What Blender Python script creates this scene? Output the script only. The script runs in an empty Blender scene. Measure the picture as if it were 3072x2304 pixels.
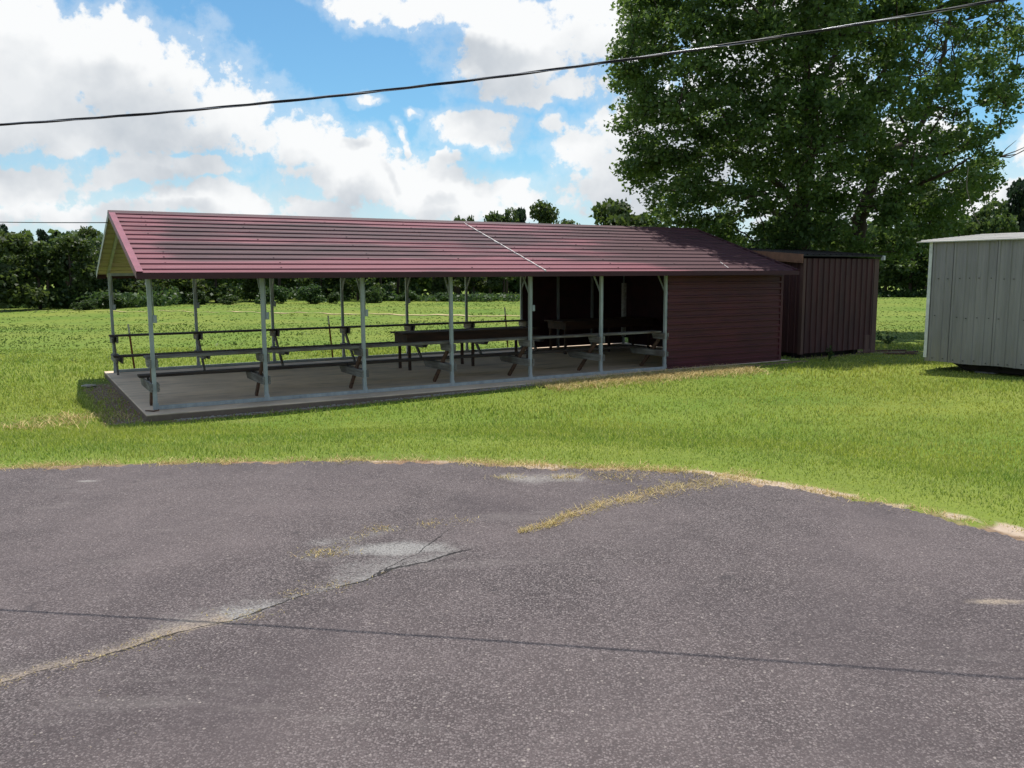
import bpy, math, random
import numpy as np
from mathutils import Vector, Matrix

random.seed(7)
rng = np.random.default_rng(11)
sc = bpy.context.scene
col = sc.collection
R = math.radians

# ------------------------------------------------------------------ camera
F, PITCH, ROLL, CAMZ = 2517.1, 0.1294, -0.0055, 2.192      # focal length in pixels of the 3072 wide photograph
X0, Y0, YAW = -5.9221, 13.7806, 0.5326                     # pavilion origin and direction
S, D = 1.83, 6.392                                         # post spacing, pavilion depth
sp_, cp_ = math.sin(PITCH), math.cos(PITCH)
Uv = Vector((0, sp_, cp_)); Fw = Vector((0, cp_, -sp_)); Xv = Vector((1, 0, 0))
cr, sr = math.cos(ROLL), math.sin(ROLL)
right = cr * Xv + sr * Uv
upc = -sr * Xv + cr * Uv
cam = bpy.data.cameras.new("camera")
cam.sensor_width = 36; cam.lens = F / 3072 * 36
cam.clip_start = 0.05; cam.clip_end = 4000
camo = bpy.data.objects.new("camera", cam); col.objects.link(camo)
m = Matrix.Identity(4)
for i in range(3):
    m[i][0], m[i][1], m[i][2] = right[i], upc[i], -Fw[i]
m[2][3] = CAMZ
camo.matrix_world = m
sc.camera = camo


def ray(u, v):
    r = right * ((u - 1536) / F) + upc * (-(v - 1152) / F) + Fw
    return r / r.y


def at_depth(u, v, y):
    r = ray(u, v)
    return Vector((r.x * y, y, CAMZ + r.z * y))


def on_plane(u, v, z):
    r = ray(u, v); t = (z - CAMZ) / r.z
    return Vector((r.x * t, r.y * t, z))


cy_, sy_ = math.cos(YAW), math.sin(YAW)


def pav(a, b, z=0.0):
    return Vector((X0 + a * cy_ - b * sy_, Y0 + a * sy_ + b * cy_, z))


def ab_np(x, y):
    dx, dy = x - X0, y - Y0
    return dx * cy_ + dy * sy_, -dx * sy_ + dy * cy_


# ------------------------------------------------------------------ render set-up
sc.view_settings.view_transform = 'Standard'
sc.view_settings.look = 'None'
sc.view_settings.exposure = 0.14
sc.view_settings.gamma = 1.0
sc.cycles.max_bounces = 6
sc.cycles.diffuse_bounces = 3
sc.cycles.glossy_bounces = 2
sc.cycles.transmission_bounces = 3
sc.cycles.transparent_max_bounces = 4
sc.cycles.use_denoising = True
sc.cycles.use_adaptive_sampling = True
sc.cycles.adaptive_threshold = 0.02


# ------------------------------------------------------------------ node helpers
class NT:
    def __init__(self, tree):
        self.t = tree; tree.nodes.clear()

    def n(self, typ, ins=None, **props):
        nd = self.t.nodes.new(typ)
        for k, v in props.items():
            setattr(nd, k, v)
        for k, v in (ins or {}).items():
            s = nd.inputs[k]
            if hasattr(v, 'is_output') and v.is_output:
                self.t.links.new(v, s)
            else:
                s.default_value = v
        return nd

    def m(self, op, a, b=None, c=None, clamp=False):
        ins = {0: a}
        if b is not None: ins[1] = b
        if c is not None: ins[2] = c
        nd = self.n('ShaderNodeMath', ins, operation=op); nd.use_clamp = clamp
        return nd.outputs[0]

    def vm(self, op, a, b=None, scale=None):
        ins = {0: a}
        if b is not None: ins[1] = b
        if scale is not None: ins['Scale'] = scale
        nd = self.n('ShaderNodeVectorMath', ins, operation=op)
        return nd.outputs['Value'] if op in ('DOT_PRODUCT', 'LENGTH', 'DISTANCE') else nd.outputs[0]

    def noise(self, vec, scale, detail=4, rough=0.55, dist=0.0, out='Fac'):
        return self.n('ShaderNodeTexNoise', {'Vector': vec, 'Scale': scale, 'Detail': detail, 'Roughness': rough, 'Distortion': dist}).outputs[out]

    def vor(self, vec, scale, out='Distance', feature='F1'):
        return self.n('ShaderNodeTexVoronoi', {'Vector': vec, 'Scale': scale}, feature=feature).outputs[out]

    def mr(self, x, a, b, c=0.0, d=1.0, smooth=False):
        nd = self.n('ShaderNodeMapRange', {'Value': x, 'From Min': a, 'From Max': b, 'To Min': c, 'To Max': d})
        nd.interpolation_type = 'SMOOTHSTEP' if smooth else 'LINEAR'
        return nd.outputs[0]

    def mix(self, f, a, b, mode='MIX'):
        nd = self.n('ShaderNodeMix', data_type='RGBA', blend_type=mode)
        for idx, v in ((0, f), (6, a), (7, b)):
            s = nd.inputs[idx]
            if hasattr(v, 'is_output') and v.is_output:
                self.t.links.new(v, s)
            else:
                s.default_value = v if idx == 0 else (tuple(v) + (1.0,) if len(v) == 3 else v)
        return nd.outputs[2]

    def coord(self, which='Object'):
        return self.n('ShaderNodeTexCoord').outputs[which]

    def mapping(self, vec, scale=(1, 1, 1), loc=(0, 0, 0)):
        return self.n('ShaderNodeMapping', {'Vector': vec, 'Scale': scale, 'Location': loc}).outputs[0]

    def attr(self, name):
        return self.n('ShaderNodeAttribute', attribute_name=name).outputs['Fac']

    def rand(self):
        return self.n('ShaderNodeObjectInfo').outputs['Random']

    def bump(self, h, strength=0.5, dist=0.02):
        return self.n('ShaderNodeBump', {'Height': h, 'Strength': strength, 'Distance': dist}).outputs[0]

    def finish(self, base, rough=0.8, metal=0.0, normal=None, spec=0.3, transl=None):
        ins = {'Base Color': base if hasattr(base, 'is_output') else tuple(base) + (1,), 'Roughness': rough, 'Metallic': metal, 'Specular IOR Level': spec}
        if normal is not None: ins['Normal'] = normal
        p = self.n('ShaderNodeBsdfPrincipled', ins).outputs[0]
        if transl is not None:
            fac, tcol = transl
            t = self.n('ShaderNodeBsdfTranslucent', {'Color': tcol if hasattr(tcol, 'is_output') else tuple(tcol) + (1,)}).outputs[0]
            p = self.n('ShaderNodeMixShader', {0: fac, 1: p, 2: t}).outputs[0]
        o = self.n('ShaderNodeOutputMaterial'); self.t.links.new(p, o.inputs[0])


def mat(name):
    mt = bpy.data.materials.new(name); mt.use_nodes = True
    return mt, NT(mt.node_tree)


M = {}


def simple(name, c1, c2, scale=(3, 3, 3), rough=0.7, metal=0.0, detail=5, bump=0.0, spec=0.3, lo=0.35, hi=0.65):
    mt, g = mat(name)
    co = g.mapping(g.coord(), scale)
    n1 = g.noise(co, 1.0, detail, 0.65)
    f = g.mr(n1, lo, hi)
    c = g.mix(f, c1, c2)
    nm = g.bump(n1, bump, 0.01) if bump else None
    g.finish(c, rough, metal, nm, spec)
    M[name] = mt
    return mt


# galvanised steel posts
simple('galvanized_steel', (.39, .415, .42), (.28, .305, .315), (9, 9, 2.5), .6, .25, spec=.4)
simple('cream_underside', (.44, .39, .29), (.30, .265, .19), (.6, 6, 6), .7)
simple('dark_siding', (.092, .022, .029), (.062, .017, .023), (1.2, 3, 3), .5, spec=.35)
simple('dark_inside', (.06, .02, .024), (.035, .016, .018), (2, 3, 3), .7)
simple('maroon_trim', (.062, .018, .024), (.045, .016, .020), (.7, 4, 4), .55)
simple('rake_pink', (.27, .09, .115), (.20, .065, .085), (3, 3, 3), .5)
simple('pale_trim', (.45, .45, .42), (.30, .30, .28), (3, 3, 3), .6)
simple('caulk_white', (.75, .72, .68), (.5, .45, .42), (12, 12, 12), .8)
simple('tan_fascia', (.27, .135, .08), (.17, .085, .055), (2, 5, 5), .75, bump=.2)
simple('brown_siding', (.085, .031, .030), (.052, .022, .023), (3, 3, .7), .6)
simple('brown_trim', (.125, .065, .052), (.085, .045, .038), (3, 3, .8), .65)
simple('dark_roof', (.045, .04, .038), (.02, .018, .018), (1.5, 6, 6), .8)
simple('white_gutter', (.7, .7, .68), (.5, .5, .48), (5, 5, 5), .6)
simple('concrete_block', (.30, .29, .27), (.18, .17, .16), (14, 14, 14), .9, bump=.3)
simple('dark_timber', (.035, .028, .022), (.018, .015, .012), (3, 10, 10), .9)
simple('table_brown', (.075, .036, .022), (.035, .02, .014), (1.5, 10, 10), .75)
simple('rust', (.17, .055, .022), (.08, .03, .016), (20, 20, 12), .9)
simple('post_tip', (.42, .44, .36), (.25, .27, .22), (20, 20, 12), .7)
simple('outlet_grey', (.36, .39, .40), (.28, .31, .32), (10, 10, 10), .5)
simple('cable_black', (.018, .018, .02), (.03, .03, .032), (4, 4, 4), .45)
simple('cable_bare', (.45, .46, .47), (.28, .28, .30), (6, 6, 6), .35, .8)
simple('bark', (.075, .055, .042), (.030, .023, .019), (7, 7, 1.6), .95, bump=.6)
simple('dead_twig', (.30, .26, .20), (.18, .15, .12), (7, 7, 2), .95)
simple('stone', (.42, .39, .34), (.24, .21, .18), (9, 9, 9), .9, bump=.3)
simple('rotten_wood', (.16, .085, .055), (.07, .042, .03), (3, 12, 12), .95, bump=.3)
simple('screw_dark', (.03, .03, .03), (.05, .045, .04), (9, 9, 9), .6)


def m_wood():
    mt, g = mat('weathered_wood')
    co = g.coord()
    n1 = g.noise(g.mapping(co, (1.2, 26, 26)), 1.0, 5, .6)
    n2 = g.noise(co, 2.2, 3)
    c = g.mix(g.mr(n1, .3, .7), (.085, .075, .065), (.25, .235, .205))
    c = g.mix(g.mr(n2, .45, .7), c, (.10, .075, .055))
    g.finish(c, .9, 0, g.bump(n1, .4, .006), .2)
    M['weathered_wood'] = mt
    mt, g = mat('bracket_wood')
    co = g.coord()
    n1 = g.noise(g.mapping(co, (26, 2.0, 26)), 1.0, 5, .6)
    n2 = g.noise(co, 2.2, 3)
    c = g.mix(g.mr(n1, .3, .7), (.10, .09, .08), (.30, .285, .26))
    c = g.mix(g.mr(n2, .45, .7), c, (.12, .10, .085))
    g.finish(c, .9, 0, g.bump(n1, .4, .006), .2)
    M['bracket_wood'] = mt


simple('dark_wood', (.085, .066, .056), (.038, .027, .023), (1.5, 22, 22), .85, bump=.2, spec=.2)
m_wood()


def m_roof():
    mt, g = mat('faded_maroon_roof')
    co = g.coord()
    xyz = g.n('ShaderNodeSeparateXYZ', {0: co})
    long = g.mapping(co, (.22, 3.2, 3.2))
    n1 = g.noise(long, 1.0, 6, .62)
    n2 = g.noise(g.mapping(co, (.5, 9, 9), (3, 1, 0)), 1.0, 6, .7)
    n3 = g.noise(co, 14, 4, .6)
    base = g.mix(g.mr(n2, .3, .72), (.215, .076, .093), (.160, .048, .062))
    # mildew: grows in a long band of the upper two thirds and thickens at the far end, where tree shade is painted in with it
    z = xyz.outputs[2]; x = xyz.outputs[0]
    band = g.m('MULTIPLY', g.mr(z, 2.36, 2.62, 0, 1, True), g.mr(z, 3.42, 3.15, 0, 1, True))
    right_mildew_shade = g.mr(x, 9.4, 12.8, 0, .37, True)
    leftfade = g.mr(x, .0, .9, 0, 1, True)
    am = g.m('ADD', g.m('MULTIPLY', g.m('MULTIPLY', band, leftfade), .215), right_mildew_shade)
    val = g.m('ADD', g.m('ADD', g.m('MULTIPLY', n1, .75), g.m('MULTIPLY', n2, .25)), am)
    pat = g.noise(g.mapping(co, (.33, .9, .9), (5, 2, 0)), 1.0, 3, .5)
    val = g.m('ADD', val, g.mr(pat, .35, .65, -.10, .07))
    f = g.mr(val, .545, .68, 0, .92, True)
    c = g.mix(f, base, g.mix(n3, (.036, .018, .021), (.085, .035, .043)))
    s2 = g.noise(g.mapping(co, (.75, 7, 7), (2, 8, 3)), 1.0, 5, .68)
    blot = g.m('MULTIPLY', g.mr(s2, .50, .62, 0, .85, True), g.m('MULTIPLY', g.mr(z, 2.42, 2.75, .05, 1, True), g.mr(pat, .38, .60, .25, 1)))
    c = g.mix(blot, c, (.034, .018, .021))
    chalk = g.mr(g.noise(g.mapping(co, (.8, 14, 14), (9, 4, 2)), 1.0, 4, .6), .62, .8, 0, .45)
    c = g.mix(chalk, c, (.36, .17, .20))
    g.finish(c, .58, 0, g.bump(n3, .06, .004), .22)
    M['faded_maroon_roof'] = mt


m_roof()


def m_concrete():
    mt, g = mat('old_concrete')
    co = g.coord()
    n1 = g.noise(co, .9, 6, .6); n2 = g.noise(co, 18, 4, .6)
    n3 = g.noise(g.mapping(co, (.5, 2.5, 1)), 1.6, 5, .65)
    c = g.mix(g.mr(n1, .35, .65), (.74, .57, .42), (.56, .43, .32))
    c = g.mix(g.mr(n3, .52, .70, 0, .65), c, (.24, .195, .16))
    c = g.mix(g.mr(n2, .5, .8, 0, .4), c, (.66, .58, .48))
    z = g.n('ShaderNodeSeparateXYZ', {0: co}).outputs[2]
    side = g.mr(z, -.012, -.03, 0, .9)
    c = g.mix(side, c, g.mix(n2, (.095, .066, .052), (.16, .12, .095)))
    g.finish(c, .9, 0, g.bump(n2, .25, .006), .2)
    M['old_concrete'] = mt


m_concrete()


def m_barn():
    mt, g = mat('grey_metal_siding')
    co = g.coord()
    n1 = g.noise(g.mapping(co, (5, 5, .55)), 1.0, 5, .6); n2 = g.noise(co, 1.3, 4)
    z = g.n('ShaderNodeSeparateXYZ', {0: co}).outputs[2]
    c = g.mix(g.mr(n1, .35, .68), (.285, .266, .268), (.215, .202, .204))
    c = g.mix(g.mr(n2, .5, .75, 0, .35), c, (.20, .197, .19))
    dirt = g.m('MULTIPLY', g.mr(z, .55, .0, 0, .55), g.mr(n1, .3, .6))
    c = g.mix(dirt, c, (.27, .245, .19))
    st = g.noise(g.mapping(co, (16, 16, .7), (4, 2, 1)), 1.0, 4, .6)
    c = g.mix(g.mr(st, .58, .75, 0, .5), c, (.15, .14, .125))
    g.finish(c, .45, .25, None, .4)
    M['grey_metal_siding'] = mt
    mt, g = mat('white_metal_roof')
    co = g.coord()
    n1 = g.noise(g.mapping(co, (1, 6, 6)), 1.0, 5, .6)
    g.finish(g.mix(g.mr(n1, .4, .7), (.60, .57, .52), (.44, .41, .37)), .5, 0, None, .4)
    M['white_metal_roof'] = mt


m_barn()


def m_leaf(name, cA, cB, cT, var=.5):
    mt, g = mat(name)
    v = g.attr('var')
    pos = g.n('ShaderNodeNewGeometry').outputs['Position']
    n = g.noise(pos, .45, 3)
    f = g.m('ADD', g.m('MULTIPLY', v, var), g.m('MULTIPLY', g.mr(n, .3, .7), 1 - var))
    c = g.mix(f, cA, cB)
    rnd = g.rand()
    hs = g.n('ShaderNodeHueSaturation', {'Hue': g.mr(rnd, 0, 1, .485, .515), 'Saturation': 1.0, 'Value': g.mr(rnd, 0, 1, .8, 1.2), 'Color': c}).outputs[0]
    g.finish(hs, .5, 0, None, .35, (.42, g.mix(.5, hs, cT)))
    M[name] = mt


m_leaf('broad_leaf', (.035, .074, .022), (.108, .165, .040), (.20, .30, .05))
m_leaf('far_leaf', (.028, .056, .020), (.085, .125, .036), (.15, .21, .035))
m_leaf('bush_leaf', (.028, .058, .018), (.070, .115, .034), (.09, .15, .03))
m_leaf('pine_leaf', (.014, .032, .016), (.032, .058, .024), (.03, .06, .02))


def m_grass():
    mt, g = mat('lawn_blade')
    v = g.attr('var'); h = g.attr('tip')
    pos = g.n('ShaderNodeNewGeometry').outputs['Position']
    n1 = g.noise(pos, .22, 4, .6); n2 = g.noise(pos, 1.4, 3, .6)
    x = g.n('ShaderNodeSeparateXYZ', {0: pos}).outputs[0]
    yel = g.m('ADD', g.mr(n1, .35, .65, -.2, .65), g.m('ADD', g.mr(n2, .35, .7, -.1, .25), g.mr(x, 0, 9, 0, .32)), clamp=True)
    c = g.mix(yel, (.175, .285, .036), (.420, .415, .060))
    c = g.mix(g.mr(g.noise(g.mapping(pos, (1, 1, 1), (4, 9, 1)), .65, 4, .62), .52, .70, 0, .55), c, (.105, .205, .030))
    c = g.mix(g.mr(g.noise(g.mapping(pos, (1, 1, 1), (1, 3, 5)), .9, 5, .65), .60, .74, 0, .5), c, (.46, .40, .12))
    c = g.mix(g.mr(v, .55, 1.0, 0, .75), c, (.66, .62, .24))
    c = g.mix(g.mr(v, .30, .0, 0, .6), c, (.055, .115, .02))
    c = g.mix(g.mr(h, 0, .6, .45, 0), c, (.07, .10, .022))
    g.finish(c, .5, 0, None, .35, (.46, g.mix(.4, c, (.50, .60, .08))))
    M['lawn_blade'] = mt
    mt, g = mat('straw_blade')
    v = g.attr('var')
    c = g.mix(v, (.44, .33, .13), (.72, .58, .29))
    c = g.mix(g.mr(v, .2, .0, 0, .8), c, (.22, .24, .06))
    c = g.mix(g.mr(v, .86, 1.0, 0, .7), c, (.36, .16, .07))
    g.finish(c, .75, 0, None, .2, (.25, c))
    M['straw_blade'] = mt
    mt, g = mat('pasture_blade')
    v = g.attr('var')
    pos = g.n('ShaderNodeNewGeometry').outputs['Position']
    n1 = g.noise(pos, .12, 4, .6)
    c = g.mix(g.mr(n1, .35, .65), (.105, .180, .030), (.18, .215, .044))
    c = g.mix(g.mr(v, .4, 0, 0, .35), c, (.06, .11, .022))
    g.finish(c, .6, 0, None, .3, (.3, c))
    M['pasture_blade'] = mt


m_grass()


def m_ground():
    mt, g = mat('turf_soil')
    pos = g.n('ShaderNodeNewGeometry').outputs['Position']
    n1 = g.noise(pos, .16, 5, .6); n2 = g.noise(pos, 1.6, 5, .65); n3 = g.noise(pos, 16, 4, .7)
    flat = g.mapping(pos, (.35, 1.4, 1))
    n4 = g.noise(flat, .55, 6, .68)
    c = g.mix(g.mr(n1, .35, .65), (.118, .190, .028), (.205, .235, .044))
    c = g.mix(g.mr(n4, .50, .72, 0, .42), c, (.068, .120, .022))
    c = g.mix(g.mr(n2, .55, .8, 0, .35), c, (.17, .175, .05))
    c = g.mix(g.mr(n3, .35, .75, 0, .45), c, (.055, .085, .02))
    tan = g.mr(g.noise(g.mapping(pos, (.5, 1.6, 1), (7, 3, 0)), .23, 5, .65), .60, .74, 0, .45)
    c = g.mix(tan, c, (.20, .17, .07))
    dirt = g.attr('dirt')
    dm = g.mr(g.m('ADD', dirt, g.m('MULTIPLY', g.m('SUBTRACT', n2, .5), .9)), .35, .65)
    soil = g.mix(g.mr(n3, .35, .65), (.13, .088, .058), (.30, .21, .14))
    soil = g.mix(g.mr(n2, .5, .7, 0, .5), soil, (.27, .15, .105))
    c = g.mix(dm, c, soil)
    sand = g.attr('sand')
    sm = g.mr(g.m('ADD', sand, g.m('MULTIPLY', g.m('SUBTRACT', n2, .5), .8)), .4, .62)
    c = g.mix(sm, c, g.mix(n3, (.36, .27, .20), (.46, .37, .29)))
    g.finish(c, .95, 0, g.bump(g.m('ADD', n3, n2), .4, .02), .1)
    M['turf_soil'] = mt
    mt, g = mat('sandy_path')
    pos = g.n('ShaderNodeNewGeometry').outputs['Position']
    n2 = g.noise(pos, 1.2, 5, .65)
    g.finish(g.mix(g.mr(n2, .35, .65), (.50, .42, .24), (.34, .27, .13)), .95, 0, None, .1)
    M['sandy_path'] = mt


m_ground()


def m_asphalt():
    mt, g = mat('worn_asphalt')
    pos = g.n('ShaderNodeNewGeometry').outputs['Position']
    v1 = g.n('ShaderNodeTexVoronoi', {'Vector': pos, 'Scale': 96.0})
    v2 = g.n('ShaderNodeTexVoronoi', {'Vector': pos, 'Scale': 230.0})
    big = g.noise(pos, .45, 5, .6); mid = g.noise(pos, 2.3, 5, .65); fine = g.noise(pos, 45, 3, .7)
    stone = g.n('ShaderNodeSeparateColor', {0: v1.outputs['Color']})
    br = stone.outputs[0]
    matrix_ = g.mix(g.mr(mid, .35, .65), (.053, .041, .0415), (.088, .070, .070))
    chip = g.mix(stone.outputs[1], (.122, .100, .099), (.225, .19, .185))
    chipmask = g.m('MULTIPLY', g.mr(br, .50, .70, 0, .9), g.mr(v1.outputs['Distance'], .62, .40))
    c = g.mix(chipmask, matrix_, chip)
    st2 = g.n('ShaderNodeSeparateColor', {0: v2.outputs['Color']}).outputs[0]
    c = g.mix(g.m('MULTIPLY', g.mr(st2, .62, .8, 0, .8), g.mr(v2.outputs['Distance'], .6, .35)), c, (.21, .185, .18))
    pit = g.mr(v1.outputs['Distance'], .50, .85, 0, .8)
    c = g.mix(pit, c, (.035, .03, .03))
    # worn tone, large patches
    c = g.mix(g.mr(big, .40, .64, 0, .38), c, (.155, .124, .122))
    c = g.mix(g.mr(g.noise(pos, .8, 4, .6), .50, .72, 0, .42), c, (.055, .044, .047))
    c = g.mix(g.mr(g.noise(g.mapping(pos, (.5, 2.2, 1)), .9, 5, .7), .60, .72, 0, .30), c, (.20, .175, .165))
    c = g.mix(g.mr(g.noise(pos, 5.5, 3, .6), .68, .76, 0, .5), c, (.035, .030, .032))
    grit = g.n('ShaderNodeTexVoronoi', {'Vector': pos, 'Scale': 55.0})
    gc = g.n('ShaderNodeSeparateColor', {0: grit.outputs['Color']}).outputs[0]
    c = g.mix(g.m('MULTIPLY', g.mr(gc, .955, .985, 0, .75), g.m('LESS_THAN', g.m('ADD', grit.outputs['Distance'], g.m('MULTIPLY', fine, .3)), .48)), c, (.30, .26, .235))
    # dust lying along the cracks and the verge
    dust = g.attr('dust')
    dn = g.m('ADD', dust, g.m('MULTIPLY', g.m('SUBTRACT', g.m('ADD', g.m('MULTIPLY', mid, .55), g.m('MULTIPLY', fine, .45)), .5), 2.0))
    df = g.m('MULTIPLY', g.mr(dn, .28, .95, 0, .82, True), g.mr(v1.outputs['Distance'], .75, .35, .45, 1))
    c = g.mix(df, c, g.mix(g.attr('warm'), (.29, .28, .265), (.33, .265, .20)))
    # the crack itself
    cd = g.m('ABSOLUTE', g.m('ADD', g.attr('crack'), g.m('MULTIPLY', g.m('SUBTRACT', g.noise(pos, 9, 4, .7), .5), .06)))
    cw = g.m('MULTIPLY', g.mr(g.noise(pos, 3, 3), .35, .65, .003, .011), g.attr('crackon'))
    cf = g.m('MULTIPLY', g.m('LESS_THAN', cd, cw), .9)
    c = g.mix(cf, c, (.012, .010, .010))
    h = g.m('SUBTRACT', g.m('MULTIPLY', v1.outputs['Distance'], -.6), g.m('MULTIPLY', cf, 2.0))
    h = g.m('ADD', h, g.m('MULTIPLY', fine, .4))
    g.finish(c, .88, 0, g.bump(h, .6, .007), .25)
    M['worn_asphalt'] = mt


m_asphalt()


# ------------------------------------------------------------------ mesh helpers
class MB:
    def __init__(self):
        self.v = []; self.f = []; self.mi = []; self.sm = False

    def quad(self, a, b, c, d, mi=0):
        k = len(self.v); self.v += [a, b, c, d]; self.f.append((k, k + 1, k + 2, k + 3)); self.mi.append(mi)

    def poly(self, pts, mi=0):
        k = len(self.v); self.v += list(pts); self.f.append(tuple(range(k, k + len(pts)))); self.mi.append(mi)

    def box(self, lo, hi, mi=0):
        x0, y0, z0 = lo; x1, y1, z1 = hi
        k = len(self.v)
        self.v += [(x0, y0, z0), (x1, y0, z0), (x1, y1, z0), (x0, y1, z0), (x0, y0, z1), (x1, y0, z1), (x1, y1, z1), (x0, y1, z1)]
        for q in ((0, 3, 2, 1), (4, 5, 6, 7), (0, 1, 5, 4), (1, 2, 6, 5), (2, 3, 7, 6), (3, 0, 4, 7)):
            self.f.append(tuple(k + i for i in q)); self.mi.append(mi)

    def prism(self, pts, vec, mi=0):
        """closed polygon pts extruded along vec"""
        n = len(pts); k = len(self.v); vec = Vector(vec)
        self.v += [tuple(p) for p in pts] + [tuple(Vector(p) + vec) for p in pts]
        self.f.append(tuple(k + i for i in reversed(range(n)))); self.mi.append(mi)
        self.f.append(tuple(k + n + i for i in range(n))); self.mi.append(mi)
        for i in range(n):
            j = (i + 1) % n
            self.f.append((k + i, k + j, k + n + j, k + n + i)); self.mi.append(mi)

    def bar(self, p, q, w, h, up=(0, 0, 1), mi=0):
        """rectangular bar from p to q, w across and h along up"""
        p = Vector(p); q = Vector(q); d = (q - p).normalized(); u = Vector(up)
        s = d.cross(u).normalized(); u = s.cross(d).normalized()
        pts = [p + s * a * w / 2 + u * b * h / 2 for a, b in ((-1, -1), (1, -1), (1, 1), (-1, 1))]
        self.prism(pts, q - p, mi)

    def tube(self, path, rad, n=8, cap=True, mi=0):
        path = [Vector(p) for p in path]
        if not hasattr(rad, '__len__'): rad = [rad] * len(path)
        k0 = len(self.v); ref = None
        for i, p in enumerate(path):
            t = (path[min(i + 1, len(path) - 1)] - path[max(i - 1, 0)]).normalized()
            if ref is None:
                ref = Vector((1, 0, 0)) if abs(t.x) < .8 else Vector((0, 1, 0))
            s = t.cross(ref).normalized(); u = s.cross(t).normalized(); ref = u
            for j in range(n):
                an = 2 * math.pi * j / n
                self.v.append(tuple(p + (s * math.cos(an) + u * math.sin(an)) * rad[i]))
        for i in range(len(path) - 1):
            for j in range(n):
                a = k0 + i * n + j; b = k0 + i * n + (j + 1) % n
                self.f.append((a, b, b + n, a + n)); self.mi.append(mi)
        if cap:
            self.f.append(tuple(k0 + j for j in reversed(range(n)))); self.mi.append(mi)
            e = k0 + (len(path) - 1) * n
            self.f.append(tuple(e + j for j in range(n))); self.mi.append(mi)

    def build(self, name, mats, parent=None, smooth=False, bevel=0.0, loc=None):
        me = bpy.data.meshes.new(name)
        me.from_pydata([tuple(p) for p in self.v], [], self.f)
        if not isinstance(mats, (list, tuple)): mats = [mats]
        for k in mats: me.materials.append(M[k])
        if len(mats) > 1: me.polygons.foreach_set('material_index', self.mi)
        if smooth: me.polygons.foreach_set('use_smooth', [True] * len(me.polygons))
        o = bpy.data.objects.new(name, me); col.objects.link(o)
        if parent is not None: o.parent = parent
        if loc is not None: o.location = loc
        if bevel:
            b = o.modifiers.new('bevel', 'BEVEL'); b.width = bevel; b.segments = 2; b.limit_method = 'ANGLE'
        return o


def np_mesh(name, verts, faces, mname, attrs=None, smooth=False):
    me = bpy.data.meshes.new(name)
    verts = np.asarray(verts, dtype=np.float32); faces = np.asarray(faces, dtype=np.int32)
    n, k = faces.shape
    me.vertices.add(len(verts)); me.vertices.foreach_set('co', verts.ravel())
    me.loops.add(n * k); me.loops.foreach_set('vertex_index', faces.ravel())
    me.polygons.add(n); me.polygons.foreach_set('loop_start', np.arange(0, n * k, k, dtype=np.int32))
    if smooth: me.polygons.foreach_set('use_smooth', np.ones(n, dtype=bool))
    me.update(calc_edges=True)
    for an, av in (attrs or {}).items():
        a = me.attributes.new(an, 'FLOAT', 'POINT'); a.data.foreach_set('value', np.asarray(av, dtype=np.float32))
    me.materials.append(M[mname])
    return me


def link(name, me, parent=None, loc=None):
    o = bpy.data.objects.new(name, me); col.objects.link(o)
    if parent is not None: o.parent = parent
    if loc is not None: o.location = loc
    return o


def tag(o, label=None, cat=None, group=None, kind=None):
    if label: o['label'] = label
    if cat: o['category'] = cat
    if group: o['group'] = group
    if kind: o['kind'] = kind
    return o


def empty(name, loc=(0, 0, 0), rz=0.0):
    o = bpy.data.objects.new(name, None); col.objects.link(o)
    o.location = loc; o.rotation_euler = (0, 0, rz); o.empty_display_size = .2
    return o


# ------------------------------------------------------------------ ground heights
EDGE = np.array([(-60, 6.6), (-20, 7.2), (-8, 7.55), (-4.74, 7.6), (-3.9, 7.72), (-2.95, 7.76), (-.91, 7.8), (.4, 7.52), (1.2, 7.38), (1.61, 7.26), (1.95, 7.0), (2.25, 6.75),
                 (2.61, 6.39), (3.04, 5.99), (3.45, 5.48), (3.95, 4.75), (4.5, 3.7), (5.0, 2.2), (5.3, 0), (5.5, -6), (5.6, -40)])
ASZ = .45


def sstep(x):
    x = np.clip(x, 0, 1); return x * x * (3 - 2 * x)


def seg_dist(px, py, poly):
    """signed distance to polyline and arc position 0..1"""
    best = np.full(px.shape, 1e9); sg = np.ones(px.shape); tt = np.zeros(px.shape)
    L = [0]
    for i in range(len(poly) - 1): L.append(L[-1] + math.hypot(poly[i + 1][0] - poly[i][0], poly[i + 1][1] - poly[i][1]))
    for i in range(len(poly) - 1):
        ax, ay = poly[i]; bx, by = poly[i + 1]
        dx, dy = bx - ax, by - ay; l2 = dx * dx + dy * dy
        t = np.clip(((px - ax) * dx + (py - ay) * dy) / l2, 0, 1)
        d = np.hypot(px - ax - t * dx, py - ay - t * dy)
        s = np.sign(dx * (py - ay) - dy * (px - ax))
        mk = d < best
        best = np.where(mk, d, best); sg = np.where(mk, s, sg); tt = np.where(mk, (L[i] + t * (L[i + 1] - L[i])) / L[-1], tt)
    return best * sg, tt


def edge_d(x, y):
    """metres outside the asphalt (negative: on it)"""
    return seg_dist(np.asarray(x, float), np.asarray(y, float), EDGE)[0]


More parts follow.
